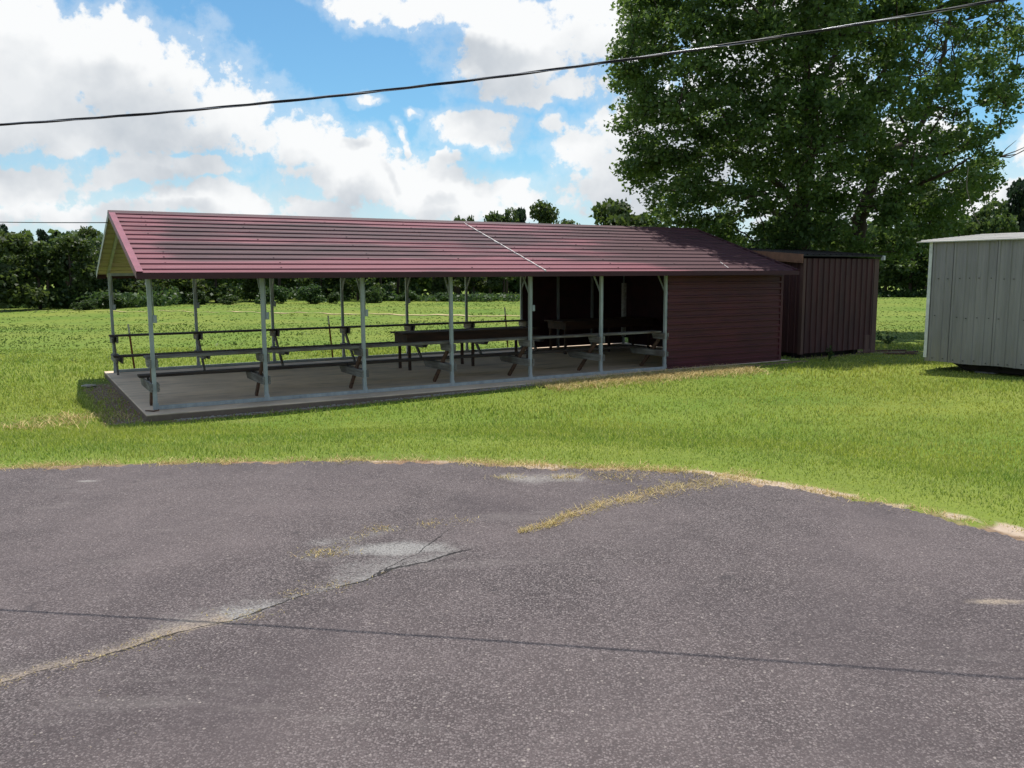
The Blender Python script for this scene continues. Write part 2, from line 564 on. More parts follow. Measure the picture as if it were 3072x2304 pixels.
def ground_z(x, y):
    x = np.asarray(x, float); y = np.asarray(y, float)
    d = edge_d(x, y)
    z = ASZ - .012 + (-.115 - ASZ + .012) * sstep(d / 5.6)
    a, b = ab_np(x, y)
    z = z + .125 * sstep((a - 1) / 9) * sstep((16.2 - a) / 1.2) * np.exp(-((b + .35) / 1.5) ** 2)          # turf rises to the slab top at the far end
    z = z + .15 * sstep((x - 6.5) / 3.5) * sstep((22.6 - y) / 4) * sstep(d / 2)      # a little higher round the grey shed
    far = sstep((y - 24) / 30)
    z = z + far * (.10 * np.sin(x * .11 + y * .07) + .07 * np.sin(y * .23 - x * .05)) + far * .06
    # under the slab
    inside = (a > -.15) & (a < 15.0) & (b > -.42 + .20 * sstep((a - 8) / 2)) & (b < D + .42)
    z = np.where(inside, np.minimum(z, -.06), z)
    return z


def gz(x, y):
    return float(ground_z(np.array([x]), np.array([y]))[0])


def spaced(segs):
    out = [segs[0][0]]
    for a, b, st in segs:
        n = max(1, int(round((b - a) / st)))
        out += list(np.linspace(a, b, n + 1)[1:])
    return np.array(out)


gxs = spaced([(-900, -200, 100), (-200, -60, 10), (-60, -14, 1.5), (-14, 17, .12), (17, 60, 1.5), (60, 200, 10), (200, 900, 100)])
gys = spaced([(-300, -40, 40), (-40, 2, 2), (2, 6.5, .3), (6.5, 30, .12), (30, 110, 1.2), (110, 300, 12), (300, 1500, 120)])
GX, GY = np.meshgrid(gxs, gys)
gx, gy = GX.ravel(), GY.ravel()
gzv = ground_z(gx, gy)
aa, bb = ab_np(gx, gy)
dd = edge_d(gx, gy)
# bare ground: a worn damp patch beside the open gable and a strip along the slab
dirt = np.zeros_like(gx)
near_gable = np.exp(-((aa + .42) / .42) ** 4) * sstep((bb + .75) / .5) * sstep((5.9 - bb) / 1.2)
dirt = np.maximum(dirt, near_gable * .9)
front = np.exp(-((bb + .60) / .17) ** 2) * sstep((aa + .2) / .5) * sstep((15.4 - aa) / .5)
dirt = np.maximum(dirt, front * .8)
under_shed = np.exp(-((aa - 18.0) / 1.9) ** 6) * np.exp(-((bb - 1.9) / 1.5) ** 6)
dirt = np.maximum(dirt, under_shed * .8)
dirt = np.maximum(dirt, .75 * np.exp(-(np.maximum(dd, 0) / .10) ** 2))
dirt = np.maximum(dirt, .42 * np.exp(-((bb + 1.0) / .35) ** 2) * sstep((aa - 7.2) / 1.5) * sstep((12.8 - aa) / 1.5))
P = on_plane(2690, 1050, -.05)
dirt = np.maximum(dirt, .75 * np.exp(-((gx - P.x) / .9) ** 2 - ((gy - P.y) / .9) ** 2))
for (u, v, sx, sy, am) in ((240, 1240, .7, .35, .5), (75, 1270, .5, .25, .5), (700, 915, 6, 2, .5)):
    P = on_plane(u, v, gz(-6, 12) if v > 1100 else -.05)
    dirt = np.maximum(dirt, am * np.exp(-((gx - P.x) / sx) ** 2 - ((gy - P.y) / sy) ** 2))
brk = .55 + .45 * np.sin(gx * 2.3 + 1) * np.sin(gx * 5.9)
sand = np.clip(1.0 - np.abs(dd - .02) / .12, 0, 1) * .7 * brk
sand = np.where((gx > .8) & (gx < 5), np.clip(1.0 - np.abs(dd - .06) / .22, 0, 1) * (.65 + .4 * brk), sand)
sand = np.where((gx > -.9) & (gx < 1.6), np.clip(1.0 - np.abs(dd - .02) / .22, 0, 1) * (.4 + .45 * brk), sand)
ny, nx = GX.shape
idx = np.arange(ny * nx).reshape(ny, nx)
gf = np.stack([idx[:-1, :-1], idx[:-1, 1:], idx[1:, 1:], idx[1:, :-1]], -1).reshape(-1, 4)
tag(link('ground', np_mesh('ground', np.stack([gx, gy, gzv], -1), gf, 'turf_soil', {'dirt': dirt, 'sand': sand}, True)), kind='structure')


# ------------------------------------------------------------------ asphalt
def A(pts, ox=0, oy=1300, k=1.44):
    return [tuple(on_plane(ox + x / k, oy + y / k, ASZ)[:2]) for x, y in pts]


CRACK = A([(-350, 1190), (-150, 1130), (0, 1085), (150, 1035), (380, 985), (560, 930), (700, 880), (880, 835), (1000, 810), (1100, 775), (1300, 700), (1480, 660), (1580, 635), (1700, 582), (1860, 550), (1950, 518), (2010, 505)])
BRANCH = A([(1580, 635), (1650, 590), (1740, 545), (1800, 520), (1850, 480), (1890, 450), (1960, 400)])
TRAIL2 = A([(1330, 530), (1420, 505), (1480, 490), (1540, 450), (1610, 425), (1680, 408)])
TRAIL3 = A([(40, 425), (150, 400), (240, 360), (330, 332), (410, 300), (500, 290), (600, 262), (700, 240), (850, 215), (960, 185), (1010, 165)], 1536)
BRWN = A([(0, 190), (120, 200), (250, 190)], 1536)
axs = spaced([(-60, -14, 3), (-14, -6.5, .25), (-6.5, 5.4, .03), (5.4, 5.7, .15)])
ays = spaced([(-40, -4, 3), (-4, 2.4, .25), (2.4, 8.1, .03)])
AX, AY = np.meshgrid(axs, ays)
ax_, ay_ = AX.ravel(), AY.ravel()
ed = edge_d(ax_, ay_)
jag = .05 * np.sin(ax_ * 2.9 + .4) * np.sin(ax_ * 1.3) + .05 * np.sin(ax_ * 5.1 + 1) * np.sin(ax_ * .77 + 2) + .035 * np.sin(ax_ * 12.7 + ay_ * 3) + .022 * np.sin(ax_ * 31 + 2 * ay_) + .02 * np.sin(ax_ * 53)
edj = ed + jag
cd, ct = seg_dist(ax_, ay_, CRACK)
bd, bt = seg_dist(ax_, ay_, BRANCH)
use_b = np.abs(bd) < np.abs(cd)
crack = np.where(use_b, bd, cd)
crackon = np.where(use_b, .45 * (bt < .95), np.where(ct > .2, 1.2, .6)) * (np.abs(crack) < .3)
t2, _ = seg_dist(ax_, ay_, TRAIL2)
t3, tt3 = seg_dist(ax_, ay_, TRAIL3)
dust = np.zeros_like(ax_)
up = (cd > 0)
wide = .16 + .55 * np.exp(-((ct - .83) / .13) ** 2) + .16 * np.exp(-((ct - .45) / .15) ** 2)
dust = np.maximum(dust, np.where(up, np.exp(-np.abs(cd) / wide), np.exp(-np.abs(cd) / .03)) * (.66 + .12 * (ct < .5)) * (ct < .995))
dust = np.maximum(dust, np.exp(-(np.abs(t2) / .14) ** 2) * .5)
dust = np.maximum(dust, np.exp(-(np.abs(t3) / (.06 + .12 * tt3)) ** 2) * .55)
b4, _ = seg_dist(ax_, ay_, BRWN)
dust = np.maximum(dust, np.exp(-(np.abs(b4) / .2) ** 2) * .7)
dust = np.maximum(dust, np.exp(-np.maximum(-edj, 0) / .07) * .5)
P = on_plane(2990, 1805, ASZ)
dust = np.maximum(dust, .95 * np.exp(-((ax_ - P.x) / .22) ** 2 - ((ay_ - P.y) / .05) ** 2))
for (u, v, sx, sy, am) in ((1000, 1560, .9, .3, .32), (500, 1500, 1.6, .12, .25), (1190, 1645, .42, .17, 1.05), (1330, 1650, .16, .06, .8), (1000, 1625, .3, .12, .5), (2600, 1770, .8, .2, .22), (265, 1443, .1, .04, .9)):
    P = on_plane(u, v, ASZ)
    dust = np.maximum(dust, am * np.exp(-((ax_ - P.x) / sx) ** 2 - ((ay_ - P.y) / sy) ** 2))
warm = np.clip(np.where(ct < .45, 1.0, .0) * np.exp(-(cd / .15) ** 2) + np.exp(-np.maximum(-edj, 0) / .3) + np.exp(-(t3 / .3) ** 2) + (ax_ > 2.0), 0, 1)
ny, nx = AX.shape
idx = np.arange(ny * nx).reshape(ny, nx)
af = np.stack([idx[:-1, :-1], idx[:-1, 1:], idx[1:, 1:], idx[1:, :-1]], -1).reshape(-1, 4)
keep = (edj[af] < 0).all(1)
af = af[keep]
used = np.unique(af); remap = -np.ones(len(ax_), int); remap[used] = np.arange(len(used))
az = ASZ + .006 * np.sin(ax_ * .9) * np.cos(ay_ * 1.1) - .02 * (edj > -.05)
me = np_mesh('asphalt', np.stack([ax_, ay_, az], -1)[used], remap[af], 'worn_asphalt',
             {'crack': crack[used], 'crackon': crackon[used], 'dust': dust[used], 'warm': warm[used]}, True)
tag(link('asphalt_lot', me), kind='structure')

# ------------------------------------------------------------------ sandy cow path in the pasture
pv, pf = [], []
for i in range(141):
    u = -60 + i * (1640 + 60) / 140
    wid = .04 + .14 * abs(math.sin(i * .23)) * (1 if u > 700 else .2) + .22 * math.exp(-((u - 1330) / 150) ** 2)
    vv = 937.5 + .0035 * u + 1.2 * math.sin(i * .37) + .8 * math.sin(i * 1.1)
    p = on_plane(u, vv, -.02)
    for s in (-1, 1):
        x, y = p.x, p.y + s * wid * (1.6 if u > 300 else .6)
        pv.append((x, y, gz(x, y) + .03))
    if i: pf.append((2 * i - 2, 2 * i, 2 * i + 1, 2 * i - 1))
tag(link('sandy_path', np_mesh('sandy_path', pv, pf, 'sandy_path')), kind='structure')


# ------------------------------------------------------------------ grass
def blades(px, py, pz, h, w, lean=.5, straw=None):
    n = len(px)
    an = rng.uniform(0, 2 * np.pi, n); la = rng.uniform(0, 2 * np.pi, n)
    ln = rng.uniform(.1, lean, n) * h
    dx, dy = np.cos(an) * w / 2, np.sin(an) * w / 2
    lx, ly = np.cos(la) * ln, np.sin(la) * ln
    v = np.empty((n, 5, 3), np.float32)
    v[:, 0] = np.stack([px - dx, py - dy, pz], -1)
    v[:, 1] = np.stack([px + dx, py + dy, pz], -1)
    v[:, 2] = np.stack([px + dx * .75 + lx * .35, py + dy * .75 + ly * .35, pz + h * .6], -1)
    v[:, 3] = np.stack([px - dx * .75 + lx * .35, py - dy * .75 + ly * .35, pz + h * .6], -1)
    v[:, 4] = np.stack([px + lx, py + ly, pz + h], -1)
    base = np.arange(n)[:, None] * 5
    # quad + triangle as a degenerate-free pair: use tris
    f = np.concatenate([base + np.array([[0, 1, 2]]), base + np.array([[0, 2, 3]]), base + np.array([[3, 2, 4]])], 0)
    tip = np.tile(np.array([0, 0, .6, .6, 1.0], np.float32), n)
    var = np.repeat(rng.uniform(0, 1, n), 5)
    return v.reshape(-1, 3), f, var, tip


def fbm(x, y, s, seed):
    r = np.random.default_rng(seed); o = 0
    for k in range(5):
        a, b, c, d = r.uniform(0, 6.28, 4); q = s * 1.7 ** k
        th = r.uniform(0, 6.28)
        o = o + np.sin((x * np.cos(th) + y * np.sin(th)) * q + a + 1.3 * np.sin((x * np.sin(th) - y * np.cos(th)) * q * .8 + b)) / (1.3 ** k)
    return o / 3.0


def scatter(ymin, ymax, dens, hmin, hmax, w, margin=4.0):
    ar = 0
    xs = lambda y: .64 * y + margin
    n = int(dens * (ymax - ymin) * (xs(ymin) + xs(ymax)))
    y = rng.uniform(ymin, ymax, n)
    k = rng.uniform(-1, 1, n)
    x = k * xs(ymax)
    m_ = np.abs(x) < xs(y)
    x, y = x[m_], y[m_]
    d = edge_d(x, y)
    jagx = .03 + .05 * np.sin(x * 7.3) + .04 * np.sin(x * 17.1 + 1)
    a, b = ab_np(x, y)
    ok = d > jagx + .01
    slab = (a > -.24) & (a < 15.05) & (b > -.52 + .16 * sstep((a - 8) / 2)) & (b < D + .55)
    ok &= ~slab
    gab = (a > -.72 + .28 * fbm(x, y, 2.2, 5)) & (a < 0) & (b > -.62) & (b < 5.6)
    ok &= ~(gab & (rng.uniform(0, 1, len(x)) < .72))
    strip = (a > -.2) & (a < 15.3) & (b > -.70 - .08 * fbm(x, y, 3, 8)) & (b < -.3)
    ok &= ~(strip & (rng.uniform(0, 1, len(x)) < .85))
    shed = (a > 16.3) & (a < 19.7) & (b > .75) & (b < 4)
    ok &= ~shed
    bx = (x - 9.279) * math.cos(R(-56.07)) + (y - 18.773) * math.sin(R(-56.07)); by = -(x - 9.279) * math.sin(R(-56.07)) + (y - 18.773) * math.cos(R(-56.07))
    ok &= ~((bx > .3) & (by > .12) & (by < 2.6))
    # thin, sparse verge
    ok &= ~((d < .35) & (rng.uniform(0, 1, len(x)) < .55 * (1 - d / .35)))
    x, y, d, a, b = x[ok], y[ok], d[ok], a[ok], b[ok]
    lush = np.clip(.75 + .45 * fbm(x, y, .8, 3), .35, 1.3)
    h = rng.uniform(hmin, hmax, len(x)) * lush * np.where(d < .5, .45 + 1.1 * d, 1) * np.where((a > 8) & (b > -1.2) & (b < .7), .55, 1)
    return blades(x, y, ground_z(x, y) - .01, h, w * rng.uniform(.7, 1.3, len(x)), .9)


def join(parts):
    V, Fc, A1, A2, k = [], [], [], [], 0
    for v, f, a, t in parts:
        V.append(v); Fc.append(f + k); A1.append(a); A2.append(t); k += len(v)
    return np.concatenate(V), np.concatenate(Fc), np.concatenate(A1), np.concatenate(A2)


V_, F_, a1, a2 = join([scatter(4.6, 9, 1600, .035, .085, .008), scatter(9, 13, 1100, .04, .095, .010), scatter(13, 18, 520, .045, .10, .014),
                       scatter(18, 27, 210, .06, .13, .022)])
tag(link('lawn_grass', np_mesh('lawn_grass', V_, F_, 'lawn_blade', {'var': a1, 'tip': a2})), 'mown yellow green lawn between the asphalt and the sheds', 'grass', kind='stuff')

# pasture: low clumps and darker weeds out to the trees
parts = [scatter(24, 40, 40, .03, .07, .06), scatter(40, 84, 5, .03, .07, .14)]
cxs, cys = [], []
n = 9000
yy = rng.uniform(22, 58, n); xx = rng.uniform(-1, 1, n) * (.66 * yy + 2)
fb = fbm(xx, yy * 2.2, .35, 21)
mk = (fb > .45) & (rng.uniform(0, 1, n) < .03 + .22 * (fbm(xx, yy, 2.1, 33) > .25))
xx, yy = xx[mk], yy[mk]
a, b = ab_np(xx, yy)
mk = ~((a > -1) & (a < 20) & (b > -2) & (b < D + 1.0)); xx, yy = xx[mk], yy[mk]
rep = 12
sprd = np.repeat(rng.lognormal(-1.5, .55, len(xx)), rep)
qx = np.repeat(xx, rep) + rng.normal(0, 1, len(xx) * rep) * sprd * 3.2; qy = np.repeat(yy, rep) + rng.normal(0, 1, len(xx) * rep) * sprd
bl = blades(qx, qy, ground_z(qx, qy) - .02, rng.uniform(.05, .15, len(qx)), rng.uniform(.05, .10, len(qx)), 1.8)
parts.append((bl[0], bl[1], 0.2 + bl[2] * .5, bl[3]))
V_, F_, a1, a2 = join(parts)
tag(link('pasture_grass', np_mesh('pasture_grass', V_, F_, 'pasture_blade', {'var': a1, 'tip': a2})), 'rough pasture grass with darker weed clumps behind the pavilion', 'grass', kind='stuff')

# straw coloured dead grass on the verge and in the cracks
sx, sy = [], []


def along(poly, n, wid, t0=0.0, t1=1.0, wid1=None):
    L = [0]
    for i in range(len(poly) - 1): L.append(L[-1] + math.hypot(poly[i + 1][0] - poly[i][0], poly[i + 1][1] - poly[i][1]))
    L = np.array(L) / L[-1]; px = np.array([p[0] for p in poly]); py = np.array([p[1] for p in poly])
    t = rng.uniform(t0, t1, n)
    w = wid + (0 if wid1 is None else (wid1 - wid)) * t
    cl = np.clip(.6 + .8 * np.sin(t * 37) * np.sin(t * 91 + 1), 0, 1)
    k = rng.uniform(0, 1, n) < (.25 + .75 * cl)
    x = np.interp(t, L, px) + rng.normal(0, 1, n) * w; y = np.interp(t, L, py) + rng.normal(0, 1, n) * w
    sx.append(x[k]); sy.append(y[k])


along(CRACK, 2600, .045, .0, .36)
along(CRACK, 60, .02, .42, .8)
for (u, v, n, s) in ((1044 / 1.44, 1300 + 788 / 1.44, 260, .05), (1280 / 1.44, 1300 + 690 / 1.44, 90, .04), (1450 / 1.44, 1300 + 655 / 1.44, 120, .05), (1400 / 1.44, 1300 + 515 / 1.44, 260, .05),
                     (1640 / 1.44, 1300 + 410 / 1.44, 150, .045), (1855 / 1.44, 1300 + 385 / 1.44, 120, .045), (2000 / 1.44, 1300 + 375 / 1.44, 60, .04), (280, 1300 + 1180 / 1.44, 60, .12),
                     (2205 / 1.44, 1300 + 190 / 1.44, 120, .05), (1536 + 230 / 1.44, 1300 + 190 / 1.44, 160, .05), (200, 2240, 50, .1), (1850, 1430, 300, .12)):
    P = on_plane(u, v, ASZ)
    sx.append(rng.normal(P.x, s * 1.5, n)); sy.append(rng.normal(P.y, s, n))
along(TRAIL2, 160, .05)
along(TRAIL3, 5200, .022, 0, 1, .12)
nn = 16000
ex = rng.uniform(-6, 5.0, nn); eyv = np.interp(ex, EDGE[:, 0], EDGE[:, 1]) + rng.normal(.05, .10, nn)
cl = .5 + .5 * np.sin(ex * 3.1) * np.sin(ex * 7.7 + 1) + .5 * ((ex > -.6) & (ex < 1.7))
k = rng.uniform(0, 1, nn) < cl
sx.append(ex[k]); sy.append(eyv[k])
ta = rng.uniform(7.0, 12.8, 5200); tb_ = rng.normal(-1.0, .28, 5200)
sx.append(X0 + ta * cy_ - tb_ * sy_); sy.append(Y0 + ta * sy_ + tb_ * cy_)
for (u, v, n_) in ((235, 1245, 300), (75, 1275, 160), (150, 1262, 100)):
    P = on_plane(u, v, gz(-6, 12)); sx.append(rng.normal(P.x, .45, n_)); sy.append(rng.normal(P.y, .22, n_))
sx = np.concatenate(sx); sy = np.concatenate(sy)
k = sy > 2.0; sx, sy = sx[k], sy[k]
on = edge_d(sx, sy) < .03
szz = np.where(on, ASZ - .004, ground_z(sx, sy))
V_, F_, a1, a2 = blades(sx, sy, szz, np.where(sy > 9, rng.uniform(.05, .10, len(sx)), np.where((sy > 6.15) | ((sx > -.05) & (sy > 4.6)), rng.uniform(.008, .036, len(sx)), rng.uniform(.003, .013, len(sx)))), np.where(sy > 9, .014, rng.uniform(.003, .007, len(sx))), 3.2)
tag(link('dry_grass', np_mesh('dry_grass', V_, F_, 'straw_blade', {'var': a1, 'tip': a2})), 'straw coloured dead grass in the asphalt cracks and along its verge', 'grass', kind='stuff')

# gravel along the slab
gvv, gff, k0 = [], [], 0
oct_v = np.array([(1, 0, 0), (-1, 0, 0), (0, 1, 0), (0, -1, 0), (0, 0, 1), (0, 0, -1)], float)
oct_f = np.array([(0, 2, 4), (2, 1, 4), (1, 3, 4), (3, 0, 4), (2, 0, 5), (1, 2, 5), (3, 1, 5), (0, 3, 5)])
for i in range(2750):
    if i < 2400:
        a = random.uniform(.2, 11.5); b = -.50 - abs(random.gauss(0, .075))
        if random.random() > .35 + .65 * (math.sin(a * 2.1) * math.sin(a * .9 + 1) > -.25): continue
    else:
        a = random.uniform(-.75, -.22); b = random.uniform(-.6, 5.2)
    p = pav(a, b); z = gz(p.x, p.y)
    s = random.uniform(.006, .022) if i < 2400 else random.uniform(.005, .02)
    vv = oct_v * np.array([s * random.uniform(.7, 1.5), s * random.uniform(.7, 1.3), s * random.uniform(.4, .8)]) * rng.uniform(.75, 1.2, (6, 1)) + np.array([p.x, p.y, z + s * .2])
    gvv.append(vv); gff.append(oct_f + k0); k0 += 6
tag(link('gravel', np_mesh('gravel', np.concatenate(gvv), np.concatenate(gff), 'stone')), 'pale gravel and grit scattered along the foot of the slab', 'gravel', kind='stuff')

# ------------------------------------------------------------------ pavilion
slab = MB()
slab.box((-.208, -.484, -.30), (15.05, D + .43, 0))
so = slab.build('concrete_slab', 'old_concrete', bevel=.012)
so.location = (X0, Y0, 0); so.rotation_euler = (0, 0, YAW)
tag(so, 'stained concrete floor slab under the open pavilion', 'slab', kind='structure')

pv_ = empty('pavilion', (X0, Y0, 0), YAW)
tag(pv_, 'long open picnic pavilion with faded maroon metal roof and galvanized posts', 'pavilion')
HP, ZE, ZR, OL, OF, AR = 2.156, 2.258, 3.434, .2234, .4772, 14.84
KR = (ZR - ZE) / (D / 2 + OF); SL = math.hypot(D / 2 + OF, ZR - ZE)
PW = .0635


def slope_pt(a, s, h, side):
    """s along the slope from the eave, h above it"""
    c, sn = math.cos(math.atan(KR)), math.sin(math.atan(KR))
    b = -OF + s * c - h * sn; z = ZE + s * sn + h * c
    if side: b = D - b
    return (a, b, z)


def rib_profile(L, sp, h=.020, minor=True, mh=.16, hw=.030):
    pts = [(0, 0)]
    n = int(L / sp)
    off = (L - n * sp) / 2 + sp * 0.5
    for i in range(n):
        c = off + i * sp
        pts += [(c - hw, 0), (c - hw * .6, h), (c + hw * .6, h), (c + hw, 0)]
        if minor and i < n - 1:
            for q in (1 / 3, 2 / 3):
                e = c + sp * q
                pts += [(e - .016, 0), (e - .008, h * mh), (e + .008, h * mh), (e + .016, 0)]
    pts.append((L, 0))
    return pts


# posts
leg_b = [.57, .76, .80, .84, .90, .86, .86]
for row in (0, 1):
    for i in range(7):
        ac = i * S
        bc = 0 if row == 0 else D
        sg = 1 if row == 0 else -1          # inward direction
        top = HP + .06
        mb = MB(); mb.box((ac - PW / 2, bc - PW / 2, PW), (ac + PW / 2, bc + PW / 2, top))
        post = mb.build('post', 'galvanized_steel', pv_, bevel=.004)
        br = MB(); br.bar((ac, bc + sg * PW / 2, HP - .36), (ac, bc + sg * .34, HP + .02 + .30 * KR), .028, .028, (0, sg, 1))
        br.build('knee_brace', 'galvanized_steel', post)
        if row == 0 and i in (0, 1, 2, 4) or row == 1 and i in (0, 1, 2, 4):
            cb = MB(); xa = ac + PW / 2 + .018
            yb = bc - (.0 if row == 0 else -.0)
            cb.tube([(xa, yb, HP + .05), (xa, yb, 1.56)], .011, 8)
            cb.build('conduit', 'outlet_grey', post, True)
            ob = MB(); ob.box((xa - .016, yb - .045, 1.44), (xa + .044, yb + .03, 1.565)); ob.box((xa - .006, yb - .056, 1.455), (xa + .034, yb - .044, 1.55))
            ob.build('outlet_box', 'outlet_grey', post, bevel=.004)
        # brackets: two planks sandwich the post
        ub = MB(); lb = MB()
        for s in (-1, 1):
            x0 = ac + s * (PW / 2 + .001); x1 = x0 + s * .038
            e0, e1 = -.055, .40
            prof = [(x0, bc + sg * e0, .70), (x0, bc + sg * (e1 - .07), .70), (x0, bc + sg * e1, .84), (x0, bc + sg * e0, .84)]
            ub.prism(prof, (x1 - x0, 0, 0))
            e1 = 1.20
            prof = [(x0, bc + sg * e0, .30), (x0, bc + sg * (e1 - .10), .30), (x0, bc + sg * e1, .40), (x0, bc + sg * e1, .44), (x0, bc + sg * e0, .44)]
            lb.prism(prof, (x1 - x0, 0, 0))
            for z, mbb in ((.74, ub), (.80, ub), (.335, lb), (.405, lb)):
                for q in (-.01, .02):
                    mbb.tube([(x1, bc + sg * q, z), (x1 + s * .012, bc + sg * q, z)], .009, 6)
        ub.build('counter_bracket', 'bracket_wood', post, bevel=.003)
        lb.build('seat_bracket', 'bracket_wood', post, bevel=.003)
        lg = MB(); lg.bar((ac, bc + sg * .13, .76), (ac, bc + sg * leg_b[i], .0), .04, .085, (0, sg, .8))
        lg.build('bench_leg', 'rotten_wood' if row == 0 else 'weathered_wood', post, bevel=.003)

# long boards, made of planks butted at the posts, each slightly out of line
for row in (0, 1):
    bc = 0 if row == 0 else D
    sg = 1 if row == 0 else -1
    cb = MB(); sb = MB()
    cuts = [-.10, 2 * S, 4 * S, 6 * S - .04]
    for k in range(3):
        j = random.uniform(-.012, .012)
        a0, a1_ = cuts[k] + (.004 if k else 0), cuts[k + 1] - .004
        for (q0, q1) in ((.075, .212), (.220, .355)):
            y0, y1 = sorted((bc + sg * (q0 + j), bc + sg * (q1 + j)))
            cb.box((a0, y0, .842 + abs(j) * .2), (a1_, y1, .886))
        for (q0, q1) in ((.915, 1.045), (1.053, 1.185)):
            y0, y1 = sorted((bc + sg * (q0 - j), bc + sg * (q1 - j)))
            sb.box((a0 - (.02 if k == 0 else 0), y0, .441 + abs(j) * .2), (a1_, y1, .488))
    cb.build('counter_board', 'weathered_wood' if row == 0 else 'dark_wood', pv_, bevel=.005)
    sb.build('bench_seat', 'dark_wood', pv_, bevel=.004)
    si = MB(); si.box((-PW / 2, bc - PW / 2, .002), (6 * S + PW / 2, bc + PW / 2, PW))
    for i in range(7):
        si.box((i * S - .045, bc - PW / 2 - .004, .006), (i * S + .045, bc - PW / 2 + .001, PW + .05))
        si.tube([(i * S + .6, bc - PW / 2, .03), (i * S + .6, bc - PW / 2 - .012, .03)], .013, 6)
    si.build('sill_beam', 'galvanized_steel', pv_, bevel=.004)
    hd = MB(); hd.box((-PW / 2, bc - PW / 2, HP + .061), (AR - .1, bc + PW / 2, HP + .061 + PW))
    hd.build('header_beam', 'galvanized_steel', pv_)
# rafters
for i in range(9):
    a = i * S if i < 8 else AR - .1
    for side in (0, 1):
        mb = MB()
        p = slope_pt(a, .12, -.075, side); q = slope_pt(a, SL - .02, -.075, side)
        mb.bar(p, q, .05, .06, (0, 0, 1))
        mb.build('rafter', 'galvanized_steel', pv_)

for side in (0, 1):
    prof = rib_profile(SL, .2955, .023, True, .12, .024)
    mb = MB()
    na = 12
    for k in range(len(prof) - 1):
        (s0, h0), (s1, h1) = prof[k], prof[k + 1]
        p = [slope_pt(-OL, s0, h0, side), slope_pt(AR, s0, h0, side), slope_pt(AR, s1, h1, side), slope_pt(-OL, s1, h1, side)]
        mb.quad(*(p if side == 0 else p[::-1]))
    # screws in rows over each rafter line
    for i in range(8):
        for k in range(13):
            if random.random() < .35: continue
            s = .02 + (k + .5) * .2955 + random.uniform(.05, .09); a = i * S + random.uniform(-.05, .05) + .3
            c = slope_pt(a, min(s, SL - .05), .003, side)
            mb.box((c[0] - .012, c[1] - .012, c[2] - .004), (c[0] + .012, c[1] + .012, c[2] + .010), 1)
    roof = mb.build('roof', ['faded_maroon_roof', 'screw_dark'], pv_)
    cm = MB()
    prof = rib_profile(SL - .04, .2955, -.012, False)
    for k in range(len(prof) - 1):
        (s0, h0), (s1, h1) = prof[k], prof[k + 1]
        p = [slope_pt(-OL + .01, s0 + .02, h0 - .012, side), slope_pt(AR - .01, s0 + .02, h0 - .012, side), slope_pt(AR - .01, s1 + .02, h1 - .012, side), slope_pt(-OL + .01, s1 + .02, h1 - .012, side)]
        cm.quad(*(p[::-1] if side == 0 else p))
    cm.build('ceiling_sheet', 'cream_underside', pv_)
    # fascia and rakes
    fb_ = MB()
    y = -OF if side == 0 else D + OF
    sgn = 1 if side == 0 else -1
    ya, yb = sorted((y - sgn * .012, y + sgn * .010))
    fb_.box((-OL - .004, ya, HP), (AR + .004, yb, ZE - .004))
    fb_.build('fascia', 'maroon_trim', roof)
    for a, nm in ((-OL, 'rake_trim'), (AR, 'rake_trim')):
        rk = MB()
        s_ = -1 if a < 0 else 1
        # flat strip on top and a face turned down
        p0, p1 = slope_pt(a - s_ * .10, -.01, .024, side), slope_pt(a - s_ * .10, SL + .01, .024, side)
        q0, q1 = slope_pt(a + s_ * .006, -.01, .024, side), slope_pt(a + s_ * .006, SL + .01, .024, side)
        rk.prism([p0, q0, slope_pt(a + s_ * .006, -.01, -.095, side), slope_pt(a + s_ * .002, -.01, -.095, side), slope_pt(a + s_ * .002, -.01, .018, side), slope_pt(a - s_ * .10, -.01, .018, side)],
                 Vector(p1) - Vector(p0))
        rk.build('rake_trim', 'rake_pink' if side == 0 and a < 0 else ('pale_trim' if a < 0 else 'maroon_trim'), roof)
    if side == 0:
        cs = MB()
        prev = None
        for k in range(60):
            s0, s1 = k / 60 * SL, (k + 1) / 60 * SL
            w = random.uniform(.006, .015)
            if random.random() < .12: w *= .4
            a = 7.40 + .004 * math.sin(k * .9)
            h = .021 if (s0 % .2955) else .021
            cs.prism([slope_pt(a - w, s0, -.004, 0), slope_pt(a + w, s0, -.004, 0), slope_pt(a + w, s0, .0245, 0), slope_pt(a - w, s0, .0245, 0)], Vector(slope_pt(a, s1, 0, 0)) - Vector(slope_pt(a, s0, 0, 0)))
        cs.build('caulked_seam', 'caulk_white', roof)
        cs2 = MB()
        cs2.bar(slope_pt(12.62, .16, .010, 0), slope_pt(12.80, .66, .010, 0), .012, .012)
        cs2.build('caulked_seam', 'caulk_white', roof)
rc = MB()
ct_ = [slope_pt(-OL - .01, SL - .14, .022, 0), (-OL - .01, D / 2, ZR + .035), slope_pt(-OL - .01, SL - .14, .022, 1), slope_pt(-OL - .01, SL - .14, .016, 1), (-OL - .01, D / 2, ZR + .028), slope_pt(-OL - .01, SL - .14, .016, 0)]
rc.prism(ct_, (AR + OL + .02, 0, 0))
rc.build('ridge_cap', 'maroon_trim', pv_)


